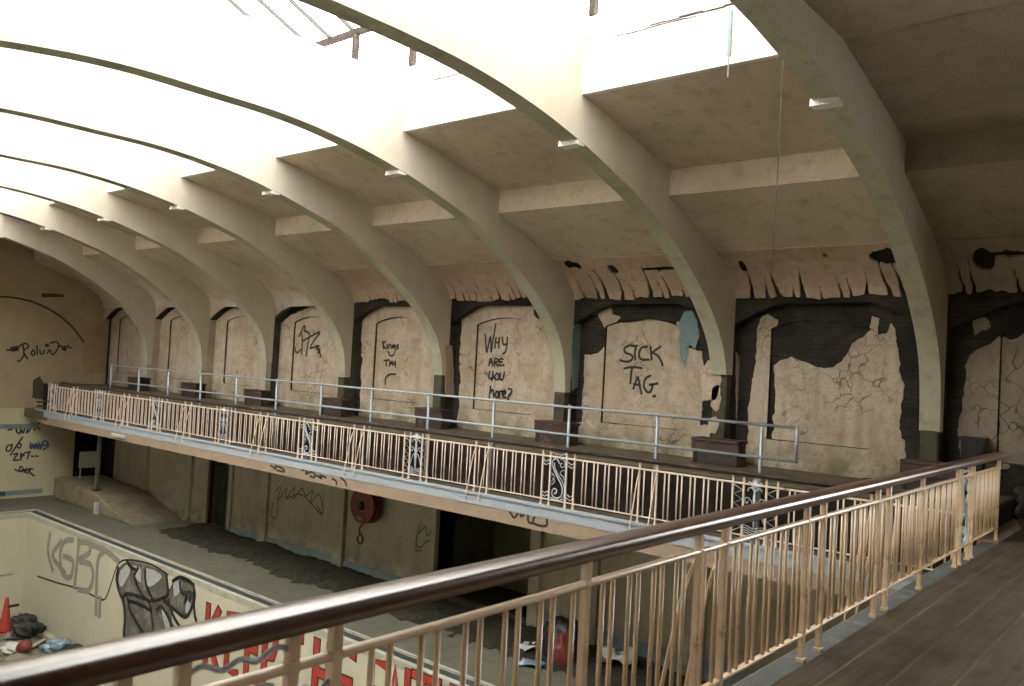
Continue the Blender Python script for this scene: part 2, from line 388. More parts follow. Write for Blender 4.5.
def strokes_px(name, mat, axis, val, paths, w, label, origin, zoom, cat='graffiti', smooth=True, sign=-1):
    """strokes measured on the photograph, laid as paint on the wall plane axis = val"""
    mb = MB(); ax = [0, 1, 2]; ax.remove(axis)
    for i_, path in enumerate(paths):
        ww = w
        if isinstance(path, tuple): path, ww = path
        p2 = []
        for (x, y) in path:
            q = hit(axis, val, origin[0]+x/zoom, origin[1]+y/zoom); p2.append((q[ax[0]], q[ax[1]]))
        def place(u, v, h):
            q = [u, v]; q.insert(axis, val+sign*h); return tuple(q)
        ribbon(mb, p2, ww, place, 0.001+0.0009*i_, smooth)
    o = mb.build(name, mat, fix=False); tag(o, label, cat); return o

# ------------------------------------------------------------------ dimensions of the hall
CX = 6.4                                   # centre line of the hall
XW, XN, XI = 15.73, 16.0, 16.10            # spandrel face, niche back, inner panel back
BAY = 4.0
RT = 0.165                                  # half thickness of a rib
RIBS = [7.665+BAY*k for k in range(-2, 7)]; RIBS[1] = 3.77  # rib centre lines, first behind the viewer
ZF_NEAR, ZF_FAR, ZT, ZD = -2.05, -2.70, -1.75, -6.25
Y0H, Y1H = -4.5, 36.0
Z_KERB = 5.35
SKY0, SKY1 = 3.8, 31.5                      # the glazed stretch of the roof

# ------------------------------------------------------------------ vault ribs
half = [(0, 3.89), (1.0, 3.875), (1.7, 3.825), (2.2, 3.765), (2.87, 3.66), (3.72, 3.475), (4.3, 3.32), (5.0, 3.10), (5.5, 2.94), (6.1, 2.69), (6.6, 2.44),
        (7.1, 2.15), (7.6, 1.82), (8.0, 1.53), (8.3, 1.27), (8.6, 0.96), (8.8, 0.70), (8.95, 0.42), (9.05, 0.10), (9.11, -0.30), (9.14, -0.73)]
sm = [tuple(q) for q in catmull(half, 3)]
sm += [(x, float(np.interp(x, [q[0] for q in sm], [q[1] for q in sm]))) for x in (3.93, 3.96)]; sm.sort()
out_half = [(0, 5.12), (3.75, 5.12), (3.78, 4.6), (6.6, 4.0), (8.0, 3.3), (9.33, 3.0), (9.33, -0.73)]
SM = sm
def rib_z(k): return {-1: -0.73, 0: 0.05, 1: -0.55, 2: -0.35, 3: -0.6, 4: -0.3}.get(k, -0.73)
def make_rib(k, yc):
    sm = [(x, z-(0.07*max(0, 1-x/5.0) if k >= 1 else 0)) for x, z in SM]
    bottom = rib_z(k)
    def side(sg, b):
        a = [(CX+sg*x, z) for x, z in sm if z > b+0.02]
        x_b = np.interp(-b, [-z for x, z in sm], [x for x, z in sm]); a.append((CX+sg*x_b, b)); return a
    rt = side(1, bottom); lf = side(-1, -0.73)
    inner = lf[::-1] + rt[1:]
    outer = [(CX+9.33, bottom)] + [(CX+x, z) for x, z in out_half[::-1][1:]] + [(CX-x, z) for x, z in out_half[1:]]
    mb = MB(); n = len(inner)+len(outer); pts = inner+outer
    for y in (yc-RT, yc+RT): mb.v += [(p[0], y, p[1]) for p in pts]
    def quads(a, b): return [(a[i], a[i+1], b[i+1], b[i]) for i in range(len(a)-1)]
    # front and back faces as strips (the outline is not convex)
    xs_o = [p[0] for p in outer][::-1]; zs_o = [p[1] for p in outer][::-1]
    ni = len(inner)
    def fronts(o):
        top = []
        for (x, z) in inner:
            xx = min(max(x, CX-9.33), CX+9.33)
            tz = np.interp(abs(xx-CX), [0, 3.93, 3.96, 6.6, 8.0, 9.33], [5.12, 5.12, 4.6, 4.0, 3.3, 3.0]); top.append((xx, tz))
        return top
    top = fronts(0)
    mb = MB()
    for si, y in enumerate((yc-RT, yc+RT)):
        vs = [(x, y, z) for x, z in inner] + [(x, y, z) for x, z in top]
        mb.add(vs, [(i, i+1, ni+i+1, ni+i) for i in range(ni-1)])
        for sg, bz, ii in ((1, bottom, ni-1), (-1, -0.73, 0)):     # the strip between the curve's foot and the wall
            x_, z_ = inner[ii]; tx, tz = top[ii]
            mb.add([(x_, y, z_), (CX+sg*9.33, y, z_), (CX+sg*9.33, y, 3.0), (tx, y, tz)], [(0, 1, 2, 3)])
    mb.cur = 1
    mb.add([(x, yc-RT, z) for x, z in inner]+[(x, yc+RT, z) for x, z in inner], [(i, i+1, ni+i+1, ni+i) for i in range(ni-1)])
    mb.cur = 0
    full_top = [(CX-9.33, 3.0)] + top + [(CX+9.33, 3.0)]
    nt = len(full_top)
    mb.add([(x, yc-RT, z) for x, z in full_top]+[(x, yc+RT, z) for x, z in full_top], [(i, i+1, nt+i+1, nt+i) for i in range(nt-1)])
    for sg, ii, in ((1, ni-1), (-1, 0)):
        x_, z_ = inner[ii]
        mb.add([(x_, yc-RT, z_), (CX+sg*9.33, yc-RT, z_), (CX+sg*9.33, yc+RT, z_), (x_, yc+RT, z_)], [(0, 1, 2, 3)])
    bm = None
    o = mb.build('arch_rib', [M['rib'], M['rib_under']], fix=False, kind='structure')
    me = o.data; b = bmesh.new(); b.from_mesh(me); bmesh.ops.remove_doubles(b, verts=b.verts[:], dist=1e-4)
    bmesh.ops.recalc_face_normals(b, faces=b.faces[:]); b.to_mesh(me); b.free()
    bev = o.modifiers.new('edge', 'BEVEL'); bev.width = 0.02; bev.segments = 1; bev.limit_method = 'ANGLE'; bev.angle_limit = 1.0
    # two small light brackets cast under the soffit
    for sg in (1, -1):
        cz = lambda q: float(np.interp(q, [v[0] for v in sm], [v[1] for v in sm])); c = MB()
        c.prism([(CX+sg*3.72, cz(3.72)+.02), (CX+sg*3.70, cz(3.72)-.075), (CX+sg*3.90, cz(3.90)-.03), (CX+sg*3.94, cz(3.94)+.02)], 1, yc-RT+.01, yc+RT+.03)
        c.build('light_bracket', M['kerb'], o, kind='structure')
    return o
for i, yc in enumerate(RIBS): make_rib(i-2, yc)

# ------------------------------------------------------------------ stepped vault between the ribs
prof_in = [(3.75, 4.18), (6.50, 3.60), (6.50, 3.14), (8.40, 2.42), (8.80, 2.22), (9.10, 2.00), (9.27, 1.80), (9.33, 1.62)]
prof_out = [(9.7, 1.62), (9.7, 2.6), (6.8, 3.95), (3.95, 4.5), (3.95, 5.0), (3.75, 5.0)]
def roof_bay(y0, y1, solid=False):
    for sg in (1, -1):
        mb = MB(); pin = prof_in if sg < 0 else prof_in[:4]+[(8.52, 2.55), (9.6, 2.6)]; p = [(CX+sg*x, z) for x, z in pin+(prof_out if sg < 0 else prof_out[1:])]
        mb.add([(x, y, z) for y in (y0, y1) for x, z in p],
            [(i, i+1, len(p)+i+1, len(p)+i) for i in range(len(p)-1)])
        mb.build('ceiling_vault', M['vault_shaded'] if y1 < 3.7 else M['vault'], fix=True, kind='structure')
        if not solid:
            k = MB(); k.box(*sorted((CX+sg*3.75, CX+sg*3.97)), y0, y1, 4.16, 4.965); k.cur = 0
            k.box(*sorted((CX+sg*3.765, CX+sg*3.99)), y0, y1, 4.965, Z_KERB)
            k.build('trim_skylight_kerb', M['kerb'], kind='structure')
    if solid:
        mb = MB(); mb.box(CX-3.8, CX+3.8, y0, y1, 4.185, 4.5)
        mb.build('ceiling_flat', M['vault_shaded'] if y1 < 3.7 else M['vault'], kind='structure')
bays = []
for i in range(len(RIBS)):
    a, b = RIBS[i]+RT, (RIBS+[36.15])[i+1]-RT; bays.append((i-1, a, b)); roof_bay(a-.01, b+.01, solid=not (a >= 3.7 and b <= 31.6))
mb = MB(); mb.box(CX-9.7, CX+9.7, Y0H-.3, RIBS[0]-RT, 4.0, 4.4); mb.build('ceiling', M['vault'], kind='structure')

# skylight above the centre: posts, eaves rails, rafters, dusty panes
def skylight():
    zr, s = 6.35, 0.42
    for sg in (1, -1):
        mb = MB(); mb.box(*sorted((CX+sg*3.72, CX+sg*3.84)), SKY0, SKY1, zr-.06, zr+.04)
        o = mb.build('eaves_rail', M['rust']); tag(o, 'rusty eaves rail of the rooflight above the %s kerb' % ('niche side' if sg > 0 else 'opposite'), 'rail')
    posts = sorted([y for y in [7.38, 11.38, 15.4, 19.4, 23.4, 27.4] ]+[5.1, 9.1, 13.05, 17.1, 21.1, 25.1, 29.1])
    first = None
    for y in posts:
        for sg in (1, -1):
            if first is None:
                m = MB(); m.box(-.05, .05, -.055, .055, Z_KERB, zr-.06); first = m.build('skylight_post', M['rust']); o = first
            else:
                o = first.copy(); COL.objects.link(o)
            o.location = (CX+sg*3.78, y, 0)
            tag(o, 'short rusty post carrying the rooflight eaves on its plaster kerb', 'post', 'rooflight posts on the kerbs')
    y = 4.5; fr = None; half_w = 3.78; zt = zr+s*half_w
    while y < SKY1:
        for sg in (1, -1):
            if sg > 0: dirv = 1
            if fr is None:
                m = MB(); m.prism([(0, zt), (half_w, zr), (half_w, zr+.08), (0, zt+.08)], 1, -.022, .022); fr = m.build('rafter', M['wire']); o = fr
            else:
                o = fr.copy(); COL.objects.link(o)
            o.location = (CX, y, 0); o.scale = (sg, 1, 1)
            tag(o, 'thin dark glazing rafter of the rooflight seen against the white sky', 'rafter', 'rooflight glazing rafters')
        y += 0.72
    m = MB(); m.box(CX-.06, CX+.06, SKY0, SKY1, zt-.04, zt+.12); tag(m.build('ridge_beam', M['wire']), 'ridge beam running along the top of the rooflight', 'beam')
    for sg in (1, -1):
        m = MB(); x1 = CX+sg*half_w
        m.add([(CX, SKY0, zt+.09), (x1, SKY0, zr+.09), (x1, SKY1, zr+.09), (CX, SKY1, zt+.09)], [(0, 1, 2, 3)])
        m.build('window_skylight', M['glass'], kind='structure', fix=False)
    for yy in (SKY0, SKY1):
        m = MB(); m.prism([(CX-3.9, 5.0), (CX+3.9, 5.0), (CX+3.9, zr), (CX, zt+.2), (CX-3.9, zr)], 1, yy-.12, yy+.0)
        m.build('wall_skylight_gable', M['kerb'], kind='structure')
skylight()

# ------------------------------------------------------------------ niche side wall
ZB_UP = ZT-0.02
def arch_z(v): return 1.62-0.58*(v/1.85)**2
def side_shell(y0, y1, b):
    yc = (y0+y1)/2
    m = MB(); m.box(16.06, 16.5, y0-.01, y1+.01, ZB_UP-1, 3.2)
    # ring around the inner panel at XN: built as strips so that the panel is really sunk
    hw, zs, zc, zb = 0.98, 1.02, 1.20, -1.18; N = 16
    cpi = yc+.14
    m.box(XN, 16.08, y0-.01, cpi-hw, ZB_UP-1, 2.0); m.box(XN, 16.08, cpi+hw, y1+.01, ZB_UP-1, 2.0); m.box(XN, 16.08, cpi-hw, cpi+hw, ZB_UP-1, zb)
    for i in range(N):
        a, c = -hw+2*hw*i/N, -hw+2*hw*(i+1)/N; za = zc-(zc-zs)*(a/hw)**2; zc2 = zc-(zc-zs)*(c/hw)**2
        m.prism([(cpi+a, za), (cpi+c, zc2), (cpi+c, 2.0), (cpi+a, 2.0)], 0, XN, 16.08)
    # spandrel above the big arch
    N = 24
    for i in range(N):
        a, c = -1.86+3.72*i/N, -1.86+3.72*(i+1)/N
        m.prism([(yc+a, arch_z(a)), (yc+c, arch_z(c)), (yc+c, 2.3), (yc+a, 2.3)], 0, XW+.03, XN+.02)
    m.build('wall_right_brick', M['brick'], kind='structure')
    return cpi

def cov_map(u, v):
    # v: 0 at the top of the coving, 1 at its foot
    t = v*(len(cv)-1); i = min(int(t), len(cv)-2); f = t-i
    return (cv[i][0]*(1-f)+cv[i+1][0]*f, u, cv[i][1]*(1-f)+cv[i+1][1]*f)
cv = [(CX+8.40-.005, 2.415), (CX+8.80-.01, 2.205), (CX+9.10-.02, 1.98), (CX+9.27-.03, 1.78), (CX+9.33-.03, 1.60), (CX+9.33-.02, 1.50)]
def _off(d):
    o = []
    for i, (x, z) in enumerate(cv):
        a, c = cv[max(i-1, 0)], cv[min(i+1, len(cv)-1)]; dx, dz = c[0]-a[0], c[1]-a[1]; q = math.hypot(dx, dz); o.append((x-dz/q*d, z+dx/q*d))
    return o
cv_core = _off(.075); cv = _off(.043)

def px_poly(x, pts): 
    return [(float(hit(0, x, *q)[1]), float(hit(0, x, *q)[2])) for q in pts]

OUT = {  # ragged plaster left on the niche backs, outlined where the photograph shows it
 0: [[(760,318),(768,313),(778,321),(777,345),(778,392),(779,470),(746,470),(748,420),(752,380),(757,350)],
     [(869,333),(872,315),(881,317),(879,334),(886,331),(891,320),(898,332),(900,352),(898,372),(905,385),(903,410),(899,470),(862,470),(866,400),(868,350)],
     [(740,442),(905,440),(905,480),(735,480)]],
 1: [[(584,353),(598,355),(608,343),(610,345),(609,460),(582,460),(583,400)], [(597,312),(612,306),(613,315),(623,317),(606,330)],
     [(678,318),(684,345),(702,352),(708,392),(700,425),(694,450),(676,450)], [(575,422),(710,426),(710,462),(575,462)]],
 -1: [[(966,366),(975,352),(986,346),(1004,330),(1014,336),(1012,470),(960,470),(958,430),(964,400)], [(970,318),(988,314),(992,328),(976,336)]],
}
INN = {
 0: [[(776,366),(782.7,361),(793.4,357),(812,364.5),(824,368),(836,368),(843,360),(851.6,347),(862,337),(874,328),(876,450),(774,450)]],
 1: [[(600,331),(612,325),(625,323),(640,322),(650,319),(668,322),(682,327),(684,445),(600,445)]],
 -1: [[(1001,334),(1012,340),(1030,332),(1060,330),(1062,480),(998,480)]],
}
def wall_plaster(b, y0, y1, cpi):
    yc = (y0+y1)/2; near = b <= 3
    st = {-1: .035, 0: .026, 1: .028, 2: .034, 3: .045}.get(b, .08)
    hw = 0.98
    def inner_shape(Y, Z):
        top = 1.20-0.18*((Y-cpi)/hw)**2
        return np.minimum(np.minimum(hw-np.abs(Y-cpi), top-Z), Z+1.18)
    def outer(Y, Z):
        full = np.minimum(arch_z(Y-yc)-Z, 1.86-np.abs(Y-yc)); f = np.minimum(full, -inner_shape(Y, Z))
        nz = 0.09*smin_noise(Y, Z, 3.0, 3+b, 4)
        if b in OUT:
            s = np.full(Y.shape, -9.0)
            for p in OUT[b]: s = np.maximum(s, poly_sdf(Y, Z, px_poly(XN, p)))
            if b == -1: s = np.maximum(s, np.minimum(0.9-Z, 2.4-Y))
            f = np.minimum(f, s+nz*0.8+.025*smin_noise(Y, Z, 11.0, 9+b, 2))
        elif b in (2, 3):
            left = (yc+1.85)-Y
            f = np.minimum(f, np.minimum(left-0.16-0.06*(Z < 0), np.maximum(Y-(yc-1.85)-0.10, -9))+nz)
            if b == 2: f = np.minimum(f, np.hypot((Y-(yc-.95))/1.0, (Z-1.32)/.8)-0.20+nz)
        elif b == 4: f = np.minimum(f, (arch_z(Y-yc)-0.10-Z)+nz)
        else: f = np.minimum(f, full-0.035)
        return f
    def inner(Y, Z):
        f = inner_shape(Y, Z)-0.012
        if b in INN:
            s = np.full(Y.shape, -9.0)
            for p in INN[b]: s = np.maximum(s, poly_sdf(Y, Z, px_poly(XI, p)))
            if b == -1: s = np.maximum(s, np.minimum(0.95-Z, 2.4-Y))
            f = np.minimum(f, s+0.05*smin_noise(Y, Z, 6.0, 5+b, 4))
        return f
    skin('wall_right_plaster', M['wall_shaded'] if b < 0 else M['wall'], y0, y1, ZB_UP, 1.66, st, outer, lambda u, v: (XN+.002, u, v), .022, lambda u, v: (-1, 0, 0), kind='structure')
    skin('wall_right_panel', M['wall_shaded'] if b < 0 else M['wall'], cpi-hw, cpi+hw, -1.2, 1.22, st, inner, lambda u, v: (16.062, u, v), .022, lambda u, v: (-1, 0, 0), kind='structure')
    # spandrel plaster: gone at the near bays, whole at the far ones
    if b >= 4:
        def span(Y, Z): return np.minimum(Z-arch_z(Y-yc)-(0.10 if b == 4 else 0.02), 1.0)+(0.07*smin_noise(Y, Z, 3, 2, 3) if b == 4 else 0)
        skin('wall_right_spandrel', M['wall'], y0, y1, 0.95, 1.75, .06, span, lambda u, v: (XW+.028, u, v), .022, lambda u, v: (-1, 0, 0), kind='structure')
    # coving between vault and spandrel
    rnd = random.Random(40+b); L = 3.5
    lvl = {-1: 0.5, 0: 1.0, 1: 0.95, 2: 0.55, 3: 0.45}.get(b, 0)
    cr = []
    if lvl:
        y = y0+.15
        while y < y1-.1:
            cr.append((y, rnd.uniform(-.10, .22), rnd.uniform(0.2, 1.0), rnd.uniform(.05, .6))); y += rnd.uniform(.14, .42)
    def cov(Y, V):
        f = np.full(Y.shape, 0.25)
        bot = 0.78+0.15*smin_noise(Y, V*0, 2.6, b, 3) if lvl else 1.1
        f = np.minimum(f, (bot-V)*0.6)
        for (c, sl, wd, st0) in cr:
            w = (0.007+0.080*wd*lvl*np.clip((V-st0)/(0.85-st0+.01), 0, 1)**1.5)
            g = np.abs(Y-(c+sl*(V-.8)*-1)+0.03*smin_noise(Y*0+c, V, 6, 3, 2))-w
            g = np.where(V < st0-.05, 0.3, g); f = np.minimum(f, g)
        if b in (-1, 0, 1):      # dark holes along the top edge
            for (yc_, vc_, ry, rv) in {0: [(4.35, .17, .42, .10), (7.15, .22, .10, .09), (5.5, .12, .06, .04)], 1: [(11.05, .10, .22, .07), (9.1, .22, .5, .035), (10.1, .2, .12, .09), (8.3, .2, .25, .05)], -1: [(3.0, .25, .14, .12), (2.5, .2, .5, .03)]}[b]:
                f = np.minimum(f, .2*(np.hypot((Y-yc_)/ry, (V-vc_)/rv)-1)+.10*smin_noise(Y, V, 7.0, 11, 3))
        return f
    def nr(u, v):
        a = cov_map(u, max(v-.05, 0)); c = cov_map(u, min(v+.05, 1)); dx, dz = c[0]-a[0], c[2]-a[2]; q = math.hypot(dx, dz); return (dz/q, 0, -dx/q)
    u_step = {0: .028, 1: .03, -1: .035, 2: .035, 3: .04}.get(b, .1)
    nu = u_step
    o = skin('trim_coving', (M['vault_shaded'] if b < 0 else M['coving']) if lvl else M['vault'], y0, y1, 0, 1, nu, cov, cov_map, .05, nr, kind='structure')
    m = MB(); pts = cv_core; m.prism(pts+[(16.2, 1.5), (16.2, 2.6), (CX+8.5, 2.6)], 1, y0-.005, y1+.005)
    m.build('trim_coving_core', M['riser'], kind='structure')
for (b, y0, y1) in bays:
    if y1 < -0.6: 
        m = MB(); m.box(XN, 16.5, y0, y1, -3, 3.2); m.build('wall_right_rear', M['wall'], kind='structure'); continue
    cpi = side_shell(y0, y1, b); wall_plaster(b, y0, y1, cpi)
# piers behind the rib feet: bare stone where the render has fallen off
for i, yc in enumerate(RIBS):
    k = i-2; m = MB(); zb = rib_z(k)
    m.box(XW, 16.5, yc-RT+.004, yc+RT-.004, -2.75, 3.0)
    m.build('pillar_pier', M['brick'] if k <= 2 else M['stone'] if k <= 4 else M['wall'], kind='structure')
    m = MB(); m.box(15.53, XW+.01, yc-RT+.015, yc+RT-.015, ZT, zb+.02)
    m.box(15.50, XW+.01, yc-RT-.01, yc+RT+.01, ZT, ZT+.42)
    m.build('pillar_foot', M['stone'] if k <= 3 else M['low_wall'], kind='structure', bevel=.03)

# blue plaster scraps on the pier reveal and jamb beside the big round-headed niche
def scrap(axis, val, pts, mat, sign=-1, name='wall_right_scrap', th=.02, seed=1):
    ax = [0, 1, 2]; ax.remove(axis)
    P = []
    for q in pts:
        h = hit(axis, val, *q); P.append((float(h[ax[0]]), float(h[ax[1]])))
    lo = [min(p[i] for p in P)-.05 for i in (0, 1)]; hi = [max(p[i] for p in P)+.05 for i in (0, 1)]
    def mp(u, v):
        q = [u, v]; q.insert(axis, val); return tuple(q)
    nn = [0, 0, 0]; nn[axis] = sign
    return skin(name, mat, lo[0], hi[0], lo[1], hi[1], .025, lambda U, V: poly_sdf(U, V, P)+.03*smin_noise(U, V, 7, seed, 3), mp, th, lambda u, v: tuple(nn), kind='structure')
scrap(0, XN, [(680,322),(684,312),(692,311),(698,320),(700,336),(696,350),(690,345),(686,366),(681,362),(680,345)], M['blue_plaster'], th=.03)
scrap(1, 11.5, [(571.5,330),(580,318),(582,345),(578,385),(571.5,392)], M['blue_plaster'], th=.02, seed=4)
scrap(1, 7.5, [(735.5,352),(741,360),(742,400),(740,440),(736,440)], M['wall'], th=.02, seed=6)
scrap(0, 15.527, [(712,388),(719,384),(721,398),(717,412),(711,406)], M['wall'], th=.012, seed=12)
scrap(0, 15.527, [(709,420),(716,416),(719,424),(716,434),(708,432)], M['wall'], th=.012, seed=14)
scrap(1, 15.5, [(445,345),(452,345),(454,395),(445,395)], M['coving'], th=.02, seed=8)
scrap(0, XW-.2, [(700,372),(708,360),(716,362),(722,380),(716,400),(704,400)], M['wall'], th=.015, seed=9)

# ------------------------------------------------------------------ other walls, plain where the photograph never looks
m = MB(); m.box(-3.6, -3.2, Y0H, Y1H, -6.4, 3.2); m.build('wall_left', M['kerb'], kind='structure')
m = MB(); m.box(-3.6, 16.5, Y0H-.4, Y0H, -6.4, 5.5); m.build('wall_rear', M['gallery_floor'], kind='structure')
m = MB(); m.box(15.95, 16.5, Y0H, -0.6, -6.4, -1.9); m.build('wall_right_back', M['low_wall'], kind='structure')

# far end wall with its cream lower stage
m = MB(); m.box(-3.6, 16.5, Y1H, Y1H+.4, -2.72, 5.5); m.build('wall_far', M['far_wall'], kind='structure')
m = MB(); m.box(-3.6, 14.93, Y1H, Y1H+.4, -6.4, -2.72); m.box(14.93, 16.5, Y1H+.35, Y1H+.6, -6.4, -2.72); m.build('wall_far_lower', M['cream_wall'], kind='structure')
m = MB(); m.box(-3.2, 13.5, Y1H-.02, Y1H, -3.52, -3.34); m.box(-3.2, 13.8, Y1H-.02, Y1H, -6.13, -5.95); m.build('trim_blue_band', M['blue_band'], kind='structure')
m = MB(); m.box(-3.2, 12.45, Y1H-.025, Y1H-.005, -6.14, -5.96); m.build('trim_navy_band', M['navy_band'], kind='structure')
m = MB()
arc = [(12.1+3.55*math.cos(a), Y1H-.02, -2.15+3.75*math.sin(a)) for a in np.linspace(math.radians(35), math.radians(180), 40)]
m.tube(arc, .035, 6); m.build('trim_blind_arch', M['stone'], kind='structure', smooth=True)
scrap(1, Y1H, [(82,330),(104,322),(106,372),(84,376)], stained('damp_brown_plaster', (0.42, 0.31, 0.19), (0.32, 0.24, 0.14), (0.2, 0.14, 0.09)), th=.01, name='wall_far_stain', seed=3)
scrap(1, Y1H, [(33,380),(40,376),(46,388),(56,392),(54,402),(32,398)], M['stone'], th=.008, name='wall_far_soot', seed=5)
scrap(1, Y1H, [(41,293),(63,294),(64,297),(42,297)], M['stone'], th=.01, name='wall_far_scar', seed=7)

# lower wall under the gallery
m = MB()
X = 15.95
for a, b_ in ((-0.6, 12.5), (15.7, 25.85), (27.25, 34.6)): m.box(X, 16.5, a, b_, ZD-.1, -2.72)
for yy, w in ((14.9+.6, .0), ): pass
m.build('wall_right_lower', M['low_wall'], kind='structure')
m = MB()
for yy, w, d in ((4.0, .25, .1), (8.2, .25, .1), (11.0, .45, .12), (12.35, .15, .14), (15.78, .08, .14), (19.75, .22, .14), (23.7, .22, .12), (25.75, .1, .08), (28.6, .30, .12), (31.9, .25, .12)):
    m.box(X-d, X, yy-w, yy+w, ZD, -2.75)
m.build('pillar_pilaster', M['low_wall'], kind='structure')
m = MB(); m.box(X-.03, X, -0.6, 12.4, ZD, ZD+.45); m.box(X-.03, X, 15.8, 25.8, ZD, ZD+.28); m.build('baseboard_right', M['blue_band'], kind='structure')
m = MB(); m.box(18.2, 18.4, 12.0, 16.3, ZD-.1, -2.7); m.box(X, 18.3, 15.7, 15.8, ZD-.1, -2.7); m.box(X, 18.3, 12.4, 12.5, ZD-.1, -2.7)
m.build('wall_recess', stained('green_damp_recess', (0.17, 0.17, 0.09), (0.08, 0.085, 0.05), (0.04, 0.04, 0.025), drip=.6, scale=1.5), kind='structure')
m = MB(); m.box(16.5, 18.4, -0.6, 36, ZD-.15, ZD-.0); m.box(16.5, 18.4, 12, 36, -2.8, -2.7); m.build('floor_recess', M['debris_dark'], kind='structure')
# far doorways
m = MB(); m.box(16.35, 16.42, 25.8, 27.3, ZD, -2.7); m.box(16.35, 16.42, 34.5, 36.4, ZD, -2.7); m.build('door_1_void', M['black_void'], kind='structure')
dr = MB(); dr.box(X-.02, X+.12, 27.12, 27.27, ZD, -2.8); dr.box(X-.02, X+.12, 25.83, 25.93, ZD, -2.8); dr.box(X-.02, X+.12, 25.83, 27.27, ZD, ZD+.09)
dr.build('trim_door', M['door_frame'], kind='structure')
d = MB(); d.box(16.22, 16.27, 25.93, 27.12, ZD+.09, -2.85)
door = d.build('door_1', plain('green_black_door', (0.022, 0.03, 0.026), 0.5, 0, 0.4), kind='structure')
d = MB()
for i in range(2):
    for j in range(2):
        y_, z_ = 26.02+i*.55, ZD+.4+j*1.5; d.box(16.195, 16.225, y_, y_+.43, z_, z_+1.2)
d.build('door_panel', plain('door_panel_green', (0.03, 0.042, 0.036), 0.5), door)
m = MB(); m.box(14.93, 16.5, Y1H-.02, Y1H+.06, -3.0, -2.72); m.build('trim_lintel', M['stone'], kind='structure')
m = MB(); m.box(14.95, 16.4, Y1H+.28, Y1H+.34, ZD, -2.9); m.build('door_2', M['black_void'], kind='structure')

# ------------------------------------------------------------------ pool deck and pool
PX0, PX1, PY0, PY1, PZ = 0.65, 12.15, 2.6, 32.8, -9.95
m = MB()
m.box(PX1+.42, 16.5, Y0H, Y1H+.6, ZD-.3, ZD); m.box(-3.6, PX0-.42, Y0H, Y1H, ZD-.3, ZD)
m.box(PX0-.42, PX1+.42, PY1+.42, Y1H+.2, ZD-.3, ZD); m.box(PX0-.42, PX1+.42, Y0H, PY0, ZD-.3, ZD)
m.build('floor_deck', M['deck'], kind='structure')
m = MB()
m.box(PX1+.12, PX1+.42, PY0, PY1+.42, ZD-.3, ZD-.05); m.box(PX0-.42, PX0-.12, PY0, PY1+.42, ZD-.3, ZD-.05); m.box(PX0-.12, PX1+.12, PY1+.12, PY1+.42, ZD-.3, ZD-.05)
m.build('trim_gutter', M['gutter'], kind='structure')
m = MB(); m.box(PX1, PX1+.13, PY0, PY1+.13, ZD-.18, ZD-.01); m.box(PX0-.13, PX0, PY0, PY1+.13, ZD-.18, ZD-.01); m.box(PX0, PX1, PY1, PY1+.13, ZD-.18, ZD-.01)
m.box(PX1+.40, PX1+.46, PY0, PY1+.45, ZD-.1, ZD+.012); m.box(PX0-.4, PX1+.4, PY1+.40, PY1+.46, ZD-.1, ZD+.012)
m.build('trim_coping', M['coping'], kind='structure', bevel=.01)
m = MB(); m.box(PX1, PX1+.3, PY0, PY1+.3, PZ-.2, ZD-.18); m.box(PX0-.3, PX0, PY0, PY1+.3, PZ-.2, ZD-.18); m.box(PX0, PX1, PY1, PY1+.3, PZ-.2, ZD-.18)
m.box(PX0-.3, PX1+.3, PY0-.3, PY0, PZ-.2, ZD)
m.build('wall_pool', M['pool'], kind='structure')
m = MB(); m.box(PX0-.3, PX1+.3, PY0-.3, PY1+.3, PZ-.4, PZ); m.build('floor_pool', stained('pool_floor_silt', (0.40, 0.36, 0.27), (0.25, 0.22, 0.16), (0.10, 0.09, 0.07), amount=.9, scale=1.2), kind='structure')

# ------------------------------------------------------------------ long gallery slab, tier behind it, near gallery
SE = 12.88
m = MB(); m.box(SE+.02, 16.2, 2.0, 35.9, -3.02, ZF_FAR); m.build('floor_gallery', M['gallery_floor'], kind='structure')
m = MB()
edge = [(SE, 2.0), (SE, 33.4), (SE+.04, 34.6), (SE+.25, 35.5), (SE+.6, 36.0)]
def edge_strip(mb, x_off, z0, z1, th):
    for i in range(len(edge)-1):
        (xa, ya), (xb, yb) = edge[i], edge[i+1]
        mb.prism([(xa+x_off, ya), (xb+x_off, yb), (xb+x_off+th, yb), (xa+x_off+th, ya)], 2, z0, z1)
edge_strip(m, 0, -2.90, -2.675, .2); edge_strip(m, -.03, -2.70, -2.66, .12); m.build('trim_gallery_edge', M['slab_face'], kind='structure')
m = MB(); edge_strip(m, .012, -3.16, -2.90, .35); m.build('trim_gallery_beam', M['slab_low'], kind='structure')
TX = 13.56
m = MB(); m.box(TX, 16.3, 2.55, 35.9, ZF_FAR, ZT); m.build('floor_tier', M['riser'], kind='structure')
m = MB(); m.box(TX-.04, 16.05, 2.55, 35.9, ZT, ZT+.035); m.build('floor_tier_boards', M['tier_top'], kind='structure')
m = MB(); m.box(-3.2, 16.4, Y0H, 2.26, ZF_NEAR-.28, ZF_NEAR); m.build('floor_near_gallery', M['boards'], kind='structure')
m = MB(); m.box(-3.2, 13.5, 2.26, 2.50, ZF_NEAR-.50, ZF_NEAR-.045); m.build('trim_near_kerb', M['near_kerb'], kind='structure', bevel=.015)
m = MB(); m.box(-3.2, 13.4, 2.5, 2.56, ZF_NEAR-.75, ZF_NEAR-.1); m.box(13.3, 16.3, 2.2, 2.56, -2.9, ZF_NEAR-.02); m.build('trim_near_beam', M['slab_low'], kind='structure')

